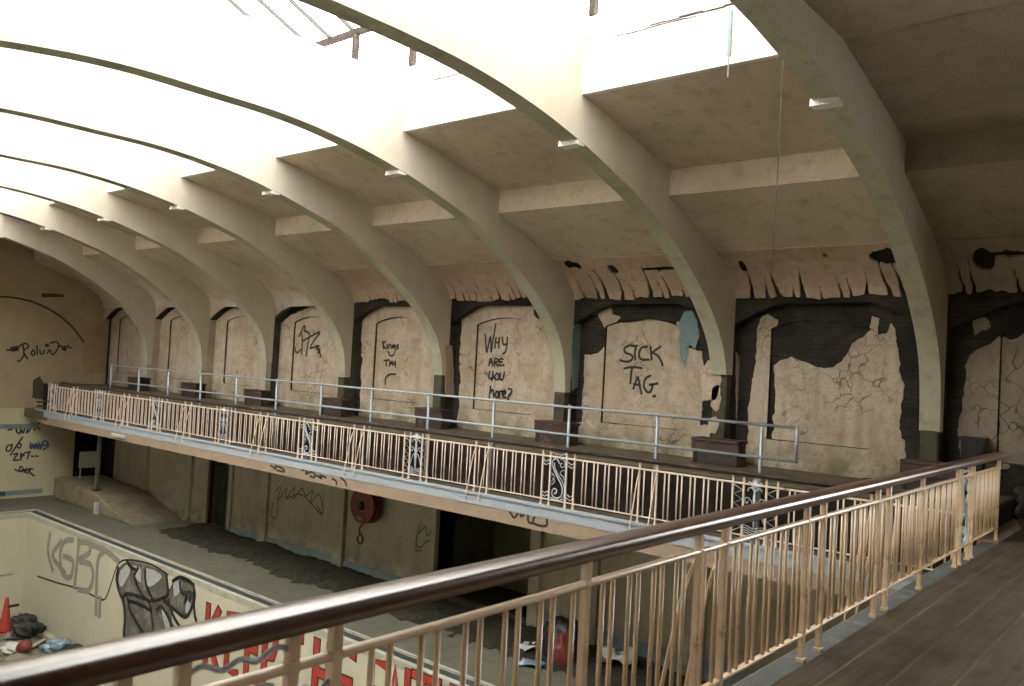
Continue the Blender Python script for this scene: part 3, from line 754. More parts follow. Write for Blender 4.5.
# ------------------------------------------------------------------ balustrades
R_BAR, R_POST, HB = .0105, .0205, .842       # baluster and post half widths, height between the two rails
def P3(run, run_axis, fixed, off, z):
    """point on a balustrade: distance along its run, outward offset, height"""
    return (fixed+off*(-1), run, z) if run_axis == 1 else (run, fixed+off, z)

def lily(mb, pt):
    """pt(u, z): stem, crown and curls of the lily panel; z from 0 at the bottom rail to 1 at the top rail"""
    H = HB; t = lambda pts, r=.008, n=5: mb.tube([pt(u, z*H) for u, z in catmull(pts, 4)], r, n)
    mb.tube([pt(0, z*H) for z in (.14, .3, .5, .62, .78, .9, .98)], [.012, .018, .022, .030, .026, .014, .01], 6)
    for s in (-1, 1):
        t([(0, .42), (s*.03, .60), (s*.09, .72), (s*.155, .73), (s*.165, .65), (s*.12, .63), (s*.115, .68)])
        t([(s*.165, .28), (s*.10, .50), (s*.05, .56), (s*.015, .40)])
        t([(0, .84), (s*.05, .93), (s*.11, .92), (s*.12, .86)], .009)
        t([(0, .94), (s*.05, 1.01), (s*.10, 1.04), (s*.13, 1.0)], .012)
        t([(0, 1.0), (s*.045, 1.07), (0, 1.16)], .012)
    mb.add([pt(-.06, .97*H), pt(0, .90*H), pt(.06, .97*H), pt(.03, 1.06*H), pt(0, 1.13*H), pt(-.03, 1.06*H),
            pt(-.06, .97*H, .012), pt(0, .90*H, .012), pt(.06, .97*H, .012), pt(.03, 1.06*H, .012), pt(0, 1.13*H, .012), pt(-.03, 1.06*H, .012)],
           [(0, 1, 2, 3, 4, 5), (11, 10, 9, 8, 7, 6)]+[(i, (i+1) % 6, (i+1) % 6+6, i+6) for i in range(6)])
    for j in range(4):
        z = .03+.045*j; t([(-.18, z+.03), (-.12, z+.03), (-.05, z), (0, z-.012), (.05, z), (.12, z+.03), (.18, z+.03)], .007)
    for s in (-1, 1):
        zz = [(s*(.215 if i % 2 else .365), .06+.09*i) for i in range(11)]
        mb.tube([pt(u, z*H) for u, z in zz], .009, 5)

def scroll(mb, pt):
    H = HB; t = lambda pts, r=.008, n=5: mb.tube([pt(u, z*H) for u, z in catmull(pts, 4)], r, n)
    S1 = [(.02, .86), (-.03, .94), (-.10, .95), (-.15, .88), (-.13, .76), (-.05, .60), (.07, .42), (.12, .28), (.10, .14), (.02, .07), (-.08, .08), (-.13, .17), (-.09, .27), (-.02, .25), (-.03, .17), (-.07, .17)]
    t(S1, .013, 6); t([(-.10, .87), (-.085, .76), (0, .60), (.115, .46), (.165, .30), (.155, .14), (.09, .03)], .009)
    t([(.04, .96), (.12, .95), (.155, .86), (.11, .78), (.05, .80), (.06, .87), (.09, .86)])
    t([(.155, .72), (.08, .70), (.05, .62), (.12, .58), (.16, .50)]); t([(-.16, .62), (-.09, .55), (-.13, .44), (-.17, .42)])
    t([(-.165, .36), (-.11, .38), (-.07, .46), (-.13, .50)]); t([(-.16, .06), (-.10, .02), (0, .0), (.1, .03)], .007)
    for zt in (1.06, .02):
        t([(-.19, zt+.01), (-.13, zt+.035), (-.06, zt), (0, zt+.025), (.06, zt), (.13, zt+.035), (.19, zt+.01)], .010)
    for s in (-1, 1):
        for zt in (.88, .80, .15, .07):
            t([(s*.20, zt), (s*.25, zt+.03), (s*.30, zt-.01), (s*.36, zt+.025)], .009)

def ornament(kind, pt, parent, name_mat):
    mb = MB(); (lily if kind == 'lily' else scroll)(mb, pt)
    o = mb.build('ornament_panel', M['blue_paint'], parent, smooth=True)
    o['label'] = 'pale blue ironwork panel with ' + ('a lily stem, zigzag sides and waves' if kind == 'lily' else 'a large double S scroll and small curls')
    return o

def balustrade(root,  run_axis, fixed, za, bal, posts, panels, stays, r0, r1, hr0, hr1, paint, hr_gap=.207, floor_z=None, hr_mat=None, view=(0, 0), outward=1, R_POST=.0205):
    """one continuous balustrade: two rails, handrail, posts, paired balusters, ornament panels and raking stays"""
    zb = za-HB
    def pt3(run, off, z): return (fixed-outward*off, run, z) if run_axis == 1 else (run, fixed+outward*off, z)
    def bar(mb, a, b, z, w, h):
        p, q = pt3(a, -w, z-h), pt3(b, w, z+h); mb.box(*sorted((p[0], q[0])), *sorted((p[1], q[1])), z-h, z+h)
    m = MB(); bar(m, r0, r1, za, .022, .016); m.build('top_rail', paint, root, bevel=.012)
    m = MB(); bar(m, r0, r1, zb, .019, .010); m.build('bottom_rail', paint, root, bevel=.004)
    # handrail with a rounded top
    zt = za+hr_gap
    prof = [(.070*math.sin(t)/math.sin(.36), .070*(math.cos(t)-1)/math.sin(.36)) for t in np.linspace(-.36, .36, 9)]
    prof += [(.076, -.020), (.077, -.040), (.070, -.058), (.056, -.066), (.046, -.088), (-.046, -.088), (-.056, -.066), (-.070, -.058), (-.077, -.040), (-.076, -.020)]
    m = MB(); vs = []
    for r in (hr0, hr1):
        for o_, z_ in prof: vs.append(pt3(r, o_, zt+z_))
    n = len(prof); m.add(vs, [tuple(range(n)), tuple(range(n, 2*n))[::-1]]+[(i, (i+1) % n, n+(i+1) % n, n+i) for i in range(n)])
    hr = m.build('handrail', hr_mat, root, label='dark varnished wooden handrail'); hr.data.polygons.foreach_set('use_smooth', [len(q.vertices) == 4 for q in hr.data.polygons])
    SHARP(hr)
    # balusters
    dist = sorted(bal, key=lambda r: math.hypot(pt3(r, 0, 0)[0]-view[0], pt3(r, 0, 0)[1]-view[1]))
    first = None
    for r in dist[:100]:
        if first is None:
            m = MB(); m.tube([(0, 0, zb), (0, 0, za)], R_BAR*1.25, 8); o = m.build('baluster', paint, root, smooth=True); first = o
            o.parent = root; o.matrix_parent_inverse = Matrix.Identity(4)
        else: o = first.copy(); COL.objects.link(o)
        p = pt3(r, 0, 0); o.location = (p[0]-root.location[0], p[1]-root.location[1], -root.location[2])
    if dist[100:]:
        m = MB()
        for r in dist[100:]: p = pt3(r, 0, 0); m.tube([(p[0], p[1], zb), (p[0], p[1], za)], R_BAR*1.25, 5)
        m.build('baluster', paint, root, kind='stuff')
    # posts
    pz1 = zt-.080
    firstp = None
    for r in posts:
        if firstp is None:
            m = MB(); m.box(-R_POST, R_POST, -R_POST, R_POST, floor_z, pz1); m.box(-R_POST*1.5, R_POST*1.5, -R_POST*1.5, R_POST*1.5, floor_z, floor_z+.035)
            m.box(-R_POST*1.12, R_POST*1.12, -R_POST*1.12, R_POST*1.12, za-.02, za+.02)
            o = m.build('post', paint, root, bevel=.004); firstp = o; o.matrix_parent_inverse = Matrix.Identity(4)
        else: o = firstp.copy(); COL.objects.link(o)
        p = pt3(r, 0, 0); o.location = (p[0]-root.location[0], p[1]-root.location[1], -root.location[2])
    for c, kind in panels:
        sgn = 1 if run_axis == 0 else -1
        ornament(kind, lambda u, z, o_=0, c=c: pt3(c+sgn*u, o_, zb+z), root, None)
    for c in stays:
        m = MB()
        path = catmull([pt3(c, .01, za-.03), pt3(c, .09, za-.25), pt3(c, .19, zb+.1), pt3(c, .235, floor_z+.02), pt3(c, .245, floor_z-.08), pt3(c, .21, floor_z-.13), pt3(c, .17, floor_z-.09)], 4)
        m.tube(path, .0125, 6); m.build('raking_stay', paint, root, smooth=True)

# long gallery balustrade, x = 13.07
XR, YC = 13.07, 9.74
root = empty('balustrade', (XR, 18, ZF_FAR))
tag(root, 'long pink-cream iron balustrade with dark handrail along the edge of the far gallery', 'balustrade')
bal, posts, panels, stays = [], [], [], []
for k in range(-2, 7):
    c = YC+BAY*k
    if 2.7 < c < 33.9 :
        posts += [c-.385, c-.195, c+.195, c+.385]; panels.append((c, 'scroll' if k % 2 == 0 else 'lily'))
    mid = c+2.0
    for j in range(12):
        q = c+.62+.2509*j
        for s in (-.0425, .0425):
            y = q+s
            if abs(y-mid) > .10 and abs(y-mid) < .19: continue
            if 2.6 < y < 33.8: bal.append(y)
    for s in (-.18, .18):
        if 2.8 < mid+s < 33.5: posts.append(mid+s); stays.append(mid+s)
posts += [33.85]
balustrade(root, 1, XR, -1.723, bal, posts, panels, stays, 2.6, 33.9, 2.6, 32.9, M['far_paint'], floor_z=ZF_FAR+.02, hr_mat=M['dark_wood'], outward=1, R_POST=.0165)
m = MB(); m.tube([(XR-.06, 33.85, -2.3), (XR+.05, 35.1, -2.42), (XR+.3, 35.95, -2.46)], .03, 6); m.tube([(XR-.02, 33.9, -2.52), (XR+.3, 35.95, -2.6)], .02, 6)
m.build('broken_rail', M['dark_wood'], root, label='dark broken timber rail end')

# near balustrade, y = 2.35
YN = 2.35
root = empty('balustrade', (6.0, YN, ZF_NEAR))
tag(root, 'close cream iron balustrade with glossy dark handrail at the edge of the boarded floor', 'balustrade')
posts = [1.15, 1.33, 1.72, 1.90, 3.43, 4.60, 4.94, 6.31, 6.66, 8.02, 8.35, 9.52, 11.06, 11.25, 11.69, 11.87, 13.45]
panels = [(1.525, 'scroll'), (11.47, 'scroll')]; stays = [4.60, 4.94, 8.02, 8.35]; bal = []
for j in range(-12, 47):
    q = 2.117+.2513*j
    for s in (-.045, .045):
        x = q+s
        if any(abs(x-p) < .05 for p in posts) or 1.1 < x < 1.95 or 11.0 < x < 11.95 or x > 13.42 or x < -.8: continue
        bal.append(x)
balustrade(root, 0, YN, -1.047, bal, posts, panels, stays, -.8, 13.45, -.8, 13.60, M['cream_paint'], floor_z=ZF_NEAR-.05, hr_mat=M['handrail'], outward=1, hr_gap=.207)

# guard rail of tubes on the tier
root = empty('guard_rail', (13.48, 17, ZT))
tag(root, 'pale blue-grey two-bar tubular guard rail standing along the tier behind the far balustrade', 'guard rail')
m = MB(); m.tube([(13.48, 5.25, -.76), (13.48, 30.0, -.76)], .026, 8); m.build('top_tube', M['steel'], root, smooth=True)
m = MB(); m.tube([(13.48, 5.25, -1.31), (13.48, 30.0, -1.31)], .026, 8); m.build('middle_tube', M['steel'], root, smooth=True)
m = MB(); m.tube([(13.48, 5.25, -.735), (13.48, 5.25, -1.335)], .028, 8); m.build('end_tube', M['steel'], root, smooth=True)
for j in range(13):
    y = 5.86+2.0*j if j < 12 else 29.95
    m = MB(); m.tube([(13.50, y, ZF_FAR+.02 if j < 12 else -2.1), (13.50, y, -.71)], .030, 8)
    m.build('guard_post', M['steel'], root, smooth=True)

# ------------------------------------------------------------------ timber box benches at the rib feet
where = {-1: 'beside the black bin', 0: 'below the SICK TAG niche, right of it', 1: 'between the WHY and SICK TAG niches', 2: 'between the Kings and WHY niches',
         3: 'between the zigzag-tag niche and the Kings niche', 4: 'just beyond the zigzag-tag niche', 5: 'second from the far end of the tier', 6: 'nearest the end wall on the tier'}
def bench(k, y):
    t = empty('bench', (15.28, y, ZT+.035))
    tag(t, ('timber box bench ' + where[k]).strip(), 'bench', 'timber box benches at the rib feet')
    z0 = ZT+.036
    m = MB(); m.box(15.12, 15.47, y-.46, y+.46, z0+.0, z0+.40); m.build('box', M['dark_wood'], t, bevel=.01)
    m = MB(); m.box(15.05, 15.49, y-.50, y+.50, z0+.44, z0+.50); m.build('seat', M['seat_wood'], t, bevel=.012)
    m = MB(); m.box(15.07, 15.10, y-.5, y+.5, z0+.25, z0+.43); m.build('front_board', M['seat_wood'], t, bevel=.01)
    for s in (-.44, .44):
        m = MB(); m.box(15.09, 15.46, y+s-.03, y+s+.03, z0, z0+.44); m.build('side_panel', M['dark_wood'], t, bevel=.006)
for k in range(-1, 7): bench(k, RIBS[k+2]-.18)

# dark plastic bin on the tier
p = (15.72, 3.12)
t = empty('bin', (p[0], p[1], ZT+.036)); tag(t, 'black flared bin standing at the end of the tier by the dark niche', 'bin')
m = MB(); z0 = ZT+.036
def flare(c, z0, z1, a, b, th=.015):
    q = MB(); vs = []
    for (z, r) in ((z0, a), (z1, b)): vs += [(c[0]-r, c[1]-r, z), (c[0]+r, c[1]-r, z), (c[0]+r, c[1]+r, z), (c[0]-r, c[1]+r, z)]
    q.add(vs, [(3, 2, 1, 0), (0, 1, 5, 4), (1, 2, 6, 5), (2, 3, 7, 6), (3, 0, 4, 7)]); return q
o = flare(p, z0, z0+.92, .13, .17).build('body', M['black_plastic'], t, fix=False); sd = o.modifiers.new('wall', 'SOLIDIFY'); sd.thickness = .015
m = MB(); r = .18
m.box(p[0]-r-.015, p[0]+r+.015, p[1]-r-.015, p[1]-r+.02, z0+.89, z0+.94); m.box(p[0]-r-.015, p[0]+r+.015, p[1]+r-.02, p[1]+r+.015, z0+.89, z0+.94)
m.box(p[0]-r-.015, p[0]-r+.02, p[1]-r, p[1]+r, z0+.89, z0+.94); m.box(p[0]+r-.02, p[0]+r+.015, p[1]-r, p[1]+r, z0+.89, z0+.94); m.build('rim', M['black_plastic'], o)

# ------------------------------------------------------------------ lumpy things
def lump(name, c, r, mat, seed=0, rough=.25, parent=None, sub=3, flat=None, sc=3.0):
    bm = bmesh.new(); bmesh.ops.create_icosphere(bm, subdivisions=sub+1, radius=1.0)
    V = np.array([v.co for v in bm.verts]); f = 1+rough*smin_noise(V[:, 0]*1.0+V[:, 2]*.7+5, V[:, 1]-V[:, 2]*.6+9, sc, seed, 3)
    for v, k in zip(bm.verts, f):
        q = v.co*k; q.z = max(q.z, -.62 if flat is None else flat); v.co = (c[0]+q.x*r[0], c[1]+q.y*r[1], c[2]+q.z*r[2])
    me = bpy.data.meshes.new(name); bm.to_mesh(me); bm.free(); me.materials.append(mat)
    me.polygons.foreach_set('use_smooth', [True]*len(me.polygons)); o = bpy.data.objects.new(name, me); COL.objects.link(o)
    if parent: o.parent = parent; o.matrix_parent_inverse = parent.matrix_basis.inverted()
    return o
o = lump('rubbish_sack', (14.35, 1.85, ZF_NEAR+.33), (.62, .40, .50), M['black_cloth'], 3, .55); tag(o, 'slumped black rubbish sack on the boards beyond the end of the close balustrade', 'sack')

# debris strip along the wall on the deck
def heap(name, mat, x0, x1, y0, y1, z, h, label, cat, seed, step=.12, fall=None, stuff=True):
    nx = int((x1-x0)/step)+1; ny = int((y1-y0)/step)+1; xs = np.linspace(x0, x1, nx); ys = np.linspace(y0, y1, ny); Xg, Yg = np.meshgrid(xs, ys, indexing='ij')
    e = np.minimum(np.minimum(Xg-x0, x1-Xg)/((x1-x0)*.25), np.minimum(Yg-y0, y1-Yg)/((y1-y0)*.12)); e = np.clip(e, 0, 1)
    Z = h*e*(0.35+0.65*np.abs(smin_noise(Xg, Yg, 1.3, seed, 5)))+.08*h*e*smin_noise(Xg, Yg, 7, seed+3, 3)-.03
    if fall is not None: Z = Z*fall(Xg, Yg)
    if cat == 'debris':
        e2 = np.clip(np.minimum((Xg-x0)/.9, np.minimum((Yg-y0)/1.5, (y1-Yg)/1.5)), 0, 1)
        Z = h*(1.3*e2-.55+.55*smin_noise(Xg, Yg, .9, seed, 4)+.35*smin_noise(Xg, Yg, 5.0, seed+2, 3))
    mb = MB(); mb.add([(Xg[i, j], Yg[i, j], z+Z[i, j]) for i in range(nx) for j in range(ny)],
                      [(i*ny+j, (i+1)*ny+j, (i+1)*ny+j+1, i*ny+j+1) for i in range(nx-1) for j in range(ny-1)])
    o = mb.build(name, mat, fix=False); tag(o, label, cat, kind='stuff' if stuff else None); return (o, lambda x, y: float(z+Z[min(max(int(round((x-x0)/(x1-x0)*(nx-1))), 0), nx-1), min(max(int(round((y-y0)/(y1-y0)*(ny-1))), 0), ny-1)]) if x0 <= x <= x1 and y0 <= y <= y1 else z)
heap('silt', M['debris_dark'], 13.8, 15.90, 4, 28.4, ZD, .14, 'dark silt and moss drifted along the foot of the lower wall', 'debris', 2)
_, zat = heap('rubble', M['rubble'], 5.5, 12.1, 25.0, 32.75, PZ, .75, 'heap of mixed rubble and rubbish in the far corner of the empty pool', 'rubble', 6, .09,
     fall=lambda X_, Y_: np.clip((Y_-26.0)/4.0, .1, 1))
# sloping concrete ledge in the far corner of the deck
m = MB()
m.prism([(35.4, ZD), (35.4, ZD+.80), (31.6, ZD+.66), (30.2, ZD+.30), (28.6, ZD)], 0, 13.98, 15.93)
o = m.build('ledge', M['rubble'] if False else stained('dirty_ledge_concrete', (0.30, 0.25, 0.16), (0.15, 0.13, 0.09), (0.05, 0.05, 0.04), amount=.9, scale=2.2), bevel=.05)
tag(o, 'low sloping concrete ledge against the wall in the far corner of the deck', 'ledge')
# post, notice board in that corner
t = empty('column', (14.3, 32.3, ZD+.68)); tag(t, 'slim pale green-blue iron column under the far end of the gallery', 'column')
m = MB(); m.tube([(14.3, 32.3, ZD+.68), (14.3, 32.3, -3.0)], .085, 12); m.build('shaft', plain('grey_green_iron', (0.22, 0.25, 0.22), .6, 0, .4), t, smooth=True)
m = MB(); m.box(14.18, 14.42, 32.18, 32.42, ZD+.68, ZD+.76); m.build('base_plate', M['stone'], t)
p1, p2 = hit(1, 34.9, 80, 452), hit(1, 34.9, 99, 467); m = MB(); m.box(p1[0], p2[0], 34.9, 34.94, p2[2], p1[2]); m.box(p1[0]+.05, p1[0]+.09, 34.9, 34.94, ZD+.78, p2[2])
o = m.build('notice_board', M['white_card']); tag(o, 'blank dirty white board in front of the dark corner doorway', 'board')
m = MB(); m.box(13.82, 13.96, 31.2, 31.34, ZD, ZD+.42); tag(m.build('stone_block', M['white_card'], bevel=.01), 'pale square block against the front of the concrete ledge', 'block')

# red hose reel
c = (15.62, 18.32, -4.15)
t = empty('hose_reel', (15.95, 18.32, -4.15)); tag(t, 'rusty red round hose reel fixed to the lower wall under the gallery', 'hose reel')
m = MB(); m.lathe(c, [(.0, -.16), (.50, -.16), (.52, -.13), (.52, -.10), (.46, -.08), (.30, -.08), (.30, .08), (.46, .08), (.52, .10), (.52, .16), (.0, .16)], 32, 0); m.build('drum', M['red_reel'], t, smooth=False)
m = MB()
for i in range(6): m.tube([(c[0], c[1]+.41*math.cos(a), c[2]+.41*math.sin(a)) for a in np.linspace(0, 2*math.pi, 28)], .045, 6) if i == 0 else None
m.build('hose', M['red_reel'], t, smooth=True)
m = MB(); m.lathe((c[0]-.2, c[1], c[2]), [(.0, -.03), (.10, -.03), (.12, 0), (.12, .03), (0, .03)], 16, 0); hub = m.build('hub', M['black_plastic'], t)
m = MB(); m.lathe((c[0]-.185, c[1]+.0, c[2]-.08), [(0, -.02), (.03, -.02), (.03, .02), (0, .02)], 10, 0); m.build('hub_cap', M['white_card'], hub)
m = MB(); m.tube([(c[0]-.18, c[1]-.12, c[2]-.36), (c[0]-.2, c[1]+.12, c[2]-.34)], .045, 8); m.tube([(c[0]-.18, c[1], c[2]-.28), (c[0]-.18, c[1], c[2]-.45)], .03, 8); m.build('valve', M['brass'], t, label='dull brass valve')
m = MB(); m.tube(catmull([(c[0]-.12, c[1]-.05, c[2]-.5), (c[0]-.15, c[1]+.05, c[2]-.65), (c[0]-.15, c[1]+.02, c[2]-.78), (c[0]-.15, c[1]+.12, c[2]-.95), (c[0]-.15, c[1]-.02, c[2]-1.08), (c[0]-.15, c[1]-.12, c[2]-.93), (c[0]-.15, c[1]-.02, c[2]-.78)], 5), .022, 6)
m.build('loose_hose_end', M['black_plastic'], t, smooth=True)
m = MB(); m.box(c[0]+.1, 15.955, c[1]-.08, c[1]+.08, c[2]-.08, c[2]+.08); m.build('wall_bracket', M['red_reel'], t)

# ------------------------------------------------------------------ things in and beside the pool
cx, cy = 10.80, 30.4; zc = zat(10.8, 30.4)+.03
t = empty('traffic_cone', (cx, cy, zc)); tag(t, 'orange-red traffic cone standing on the rubble in the far end of the pool', 'traffic cone')
m = MB(); m.box(cx-.24, cx+.24, cy-.24, cy+.24, zc, zc+.05); m.build('base', M['orange_plastic'], t, bevel=.02)
m = MB(); m.lathe((cx, cy, zc+.05), [(.21, 0), (.19, .06), (.055, 1.08), (.04, 1.12), (0, 1.12)], 20); m.build('cone_body', M['orange_plastic'], t, smooth=True)
m = MB(); m.box(cx+.02, cx+.34, cy-.12, cy-.08, zc+.84, zc+.92); o = m.build('strip', M['black_plastic'], t, label='black strip caught near the tip')
def on_rubble(x, y, rx, rz):
    q = hit(2, PZ+.2, x, y)
    for _ in range(3): q = hit(2, zat(q[0], q[1])+rz*.5, x, y)
    xx = min(q[0], PX1-rx*1.35); return (xx, q[1], zat(xx, q[1])+rz*.60)
for (x, y, rr, mt, sd, nm, cat, lab) in [
    (24, 650, (.22, .22, .22), 'red_reel', 4, 'plastic_tub', 'tub', 'small round dark red tub lying in the pool rubble near the cone'),
    (93, 641, (.42, .34, .22), 'blue_plastic', 6, 'plastic_sheet', 'plastic sheet', 'crumpled pale blue plastic sheet at the foot of the pool wall'),
    (111, 644, (.30, .30, .20), 'black_cloth', 8, 'rubbish_sack', 'sack', 'black sack at the foot of the pool wall beside the blue sheet'),
    (24, 634, (.34, .34, .22), 'black_cloth', 9, 'rubbish_sack', 'sack', 'torn black sack lying on the rubble right next to the orange cone'),
    (38, 623, (.40, .34, .26), 'black_cloth', 12, 'rubbish_sack', 'sack', 'black sack on the rubble halfway between cone and pool wall, largest of three'),
    (53, 627, (.26, .26, .16), 'black_cloth', 21, 'rubbish_sack', 'sack', 'small black sack nearest the pool wall at the edge of the rubble'),
    (12, 646, (.30, .26, .16), 'white_card', 14, 'crumpled_card', 'card', 'pale crumpled card lying in the rubble in front of the cone')]:
    c_ = on_rubble(x, y, rr[0], rr[2]); o = lump(nm, c_, rr, M[mt], sd, .08 if 'tub' in nm else .6, flat=-.95 if 'tub' in nm else -.55); tag(o, lab, cat)
rnd = random.Random(5); wood_l = plain('pale_broken_plank', (0.35, 0.29, 0.2), .8); wood_d = plain('dark_broken_plank', (0.07, 0.06, 0.045), .8)
for i in range(34):
    x, y = rnd.uniform(7.5, 11.3), rnd.uniform(25.5, 31.8); L_ = rnd.uniform(.4, 1.5); a = rnd.uniform(0, math.pi); 
    m = MB(); dx, dy = math.cos(a)*L_/2, math.sin(a)*L_/2; nx_, ny_ = -math.sin(a)*.07, math.cos(a)*.07; z0_, z1_ = zat(x-dx, y-dy)+.02, zat(x+dx, y+dy)+.02; z, dz = (z0_+z1_)/2+.03, (z1_-z0_)/2
    if abs(x)+abs(dx) > 12.0: continue
    vs = [(x+s*dx+q_*nx_, y+s*dy+q_*ny_, z+s*dz+h) for s in (-1, 1) for q_ in (-1, 1) for h in (0, .04)]
    m.add(vs, [(0, 1, 3, 2), (4, 6, 7, 5), (0, 4, 5, 1), (2, 3, 7, 6), (0, 2, 6, 4), (1, 5, 7, 3)])
    o = m.build('plank', wood_l if i % 2 else wood_d); tag(o, ('pale' if i % 2 else 'dark')+' broken plank scattered on the pool floor rubble', 'plank', 'broken planks on the pool rubble')
# litter on the deck seen through the close balustrade
def sheet(name, c, w, l, rot, mat, label, cat, z=ZD, h=.25, seed=1):
    n = 8; mb = MB(); vs = []
    U, V = np.meshgrid(np.linspace(-.5, .5, n), np.linspace(-.5, .5, n), indexing='ij'); H = h*(.5+.5*smin_noise(U*2+3, V*2+4, 1.6, seed, 2))
    for i in range(n):
        for j in range(n):
            a, b = U[i, j]*w, V[i, j]*l; vs.append((c[0]+a*math.cos(rot)-b*math.sin(rot), c[1]+a*math.sin(rot)+b*math.cos(rot), z+.01+H[i, j]))
    mb.add(vs, [(i*n+j, (i+1)*n+j, (i+1)*n+j+1, i*n+j+1) for i in range(n-1) for j in range(n-1)])
    o = mb.build(name, mat, fix=False, smooth=True); sd = o.modifiers.new('thick', 'SOLIDIFY'); sd.thickness = .012; tag(o, label, cat); return o
sheet('paper_sheet', (15.2, 9.55), .5, .8, .6, M['white_card'], 'crumpled white sheet on the deck against the lower wall', 'paper', h=.55, seed=3)
sheet('paper_sheet', (14.0, 10.85), .35, .5, .2, M['blue_plastic'], 'small blue and white packet on the deck nearest the pool gutter', 'litter', h=.12, seed=5)
sheet('paper_sheet', (14.75, 11.35), .55, .7, 1.0, M['white_card'], 'folded white card beside the red and black sack on the deck', 'paper', h=.3, seed=7)
o = lump('rubbish_sack', (14.95, 10.75, ZD+.30), (.45, .55, .52), M['black_plastic'], 15, .3); tag(o, 'black sack on the deck behind the red bag', 'sack')
o = lump('cloth_bag', (14.55, 10.45, ZD+.25), (.22, .24, .42), M['red_reel'], 17, .25); tag(o, 'dark red bag slumped against the black sack on the deck', 'bag')

# hanging wires
m = MB(); m.tube([(10.17, 4.36, 4.17), (10.172, 4.362, 2.8), (10.17, 4.37, 1.39)], .006, 5); tag(m.build('hanging_wire', M['wire']), 'long thin dark wire hanging from the roof in front of the large bare niche', 'wire')
a = hit(0, 10.12, 731.5, 10); b = hit(0, 10.12, 731, 56); c_ = hit(0, 10.12, 731.5, 77)
m = MB(); m.box(a[0]-.03, a[0], a[1]-.022, a[1]+.022, b[2], a[2]); m.tube([(a[0]-.015, a[1], b[2]), (a[0]-.015, a[1], c_[2])], .008, 5); tag(m.build('conduit', M['blue_band']), 'pale conduit with a frayed tail hanging over the edge of the skylight kerb', 'conduit')

# ragged cracks in the kerb render
rc = random.Random(3); mb = MB()
for (ya, yb, z0, w) in ((4.35, 6.3, 4.965, .020), (5.6, 6.9, 4.93, .008), (8.4, 10.6, 4.965, .010), (12.5, 15.0, 4.965, .008)):
    y = ya
    while y < yb:
        y2 = y+rc.uniform(.08, .25); h1, h2 = rc.uniform(-.012, .012), rc.uniform(-.012, .012); ww = w*rc.uniform(.3, 1.2)
        mb.box(10.137, 10.16, y, y2+.01, z0+h1*.5-ww*.5, z0+h1*.5+ww*.5); y = y2
mb.build('trim_kerb_crack', M['rust'], kind='structure')

# ------------------------------------------------------------------ writing on the walls
XP = 16.04
Z5 = ((560, 240), 4.575); Z6 = ((560, 340), 4.575); Z4 = ((430, 260), 5.083); Z3 = ((320, 260), 5.72); Z2 = ((180, 280), 5.72)
def conv(paths, o, z, o2=(0, 0), z2=1): return [[((o[0]+x/z-o2[0])*z2, (o[1]+y/z-o2[1])*z2) for x, y in p] for p in paths]
full = lambda paths, Z: conv(paths, Z[0], Z[1])
S = full([[(345,488),(318,482),(295,497),(300,515),(325,525),(333,540),(318,555),(295,556),(275,550)], [(350,482),(343,515),(345,548)],
          [(398,488),(375,492),(362,520),(370,545),(405,548)], [(415,488),(417,515),(420,545)], [(460,488),(432,508),(420,520)], [(425,515),(448,530),(464,555),(470,574)]], Z5)
S += full([[(295,130),(330,124),(374,128)], [(330,127),(326,160),(323,198)], [(337,222),(348,190),(357,168),(365,205),(374,246)], [(340,203),(368,206)],
           [(415,163),(392,178),(385,210),(398,236),(416,236),(424,205),(408,206),(448,199)]], Z6)
S += full([[(428,256),(436,258)], [(429,259),(437,255)]], Z6)
strokes_px('graffiti_sick_tag', M['black_paint'], 0, XP, S, .052, 'black sprayed words SICK TAG. on the pale niche panel', (0, 0), 1)
S = full([[(281,378),(284,425),(289,470),(300,420),(308,390),(310,430),(311,470),(322,400),(335,325)], [(336,395),(332,420),(330,447)], [(352,395),(350,420),(350,446)], [(332,420),(352,419)],
          [(369,393),(371,420),(378,431),(390,425)], [(394,393),(392,430),(385,465),(372,476)],
          [(300,536),(309,500),(320,536)], [(303,522),(319,520)], [(329,536),(330,502),(346,505),(344,516),(331,520),(348,538)], [(373,504),(357,504),(355,535),(377,534)], [(356,519),(369,518)],
          [(304,568),(301,600),(317,598),(321,570)], [(321,570),(322,600),(314,612)], [(342,576),(331,590),(336,608),(349,604),(352,585),(342,576)], [(359,573),(358,604),(372,606),(380,572)]], Z4)
S += full([[(670,33),(667,62),(664,92)], [(668,66),(682,50),(687,92)], [(703,58),(693,75),(700,90),(711,80),(710,62),(703,58)], [(716,92),(718,60),(732,58)], [(735,76),(748,66),(742,53),(733,68),(736,88),(750,88)],
           [(763,45),(778,48),(776,65),(765,76),(762,86)], [(758,97),(764,99)]], ((360, 380), 5.12))
strokes_px('graffiti_question', M['black_paint'], 0, XP, S, .050, 'black sprayed question WHY ARE YOU here? written down the niche panel', (0, 0), 1)
S = full([[(359,463),(361,485),(362,507)], [(374,465),(361,486),(376,506)], [(385,482),(385,505)], [(393,506),(395,486),(405,486),(407,506)], [(426,486),(414,493),(420,503),(428,488),(431,520),(420,545),(402,547),(391,526)], [(449,484),(439,492),(449,500),(440,510)],
          [(368,576),(396,572)], [(382,575),(379,606)], [(399,606),(402,580),(411,592),(400,594)], [(416,580),(419,602),(432,582)], [(433,580),(433,611)]], Z3)
S += full([[(438,157),(412,158),(396,170),(391,184),(392,202)]], ((300, 340), 4.575))
strokes_px('graffiti_kings', M['black_paint'], 0, XP, S, .052, 'small black scrawl Kings TKU with a curved tail on a niche panel', (0, 0), 1)
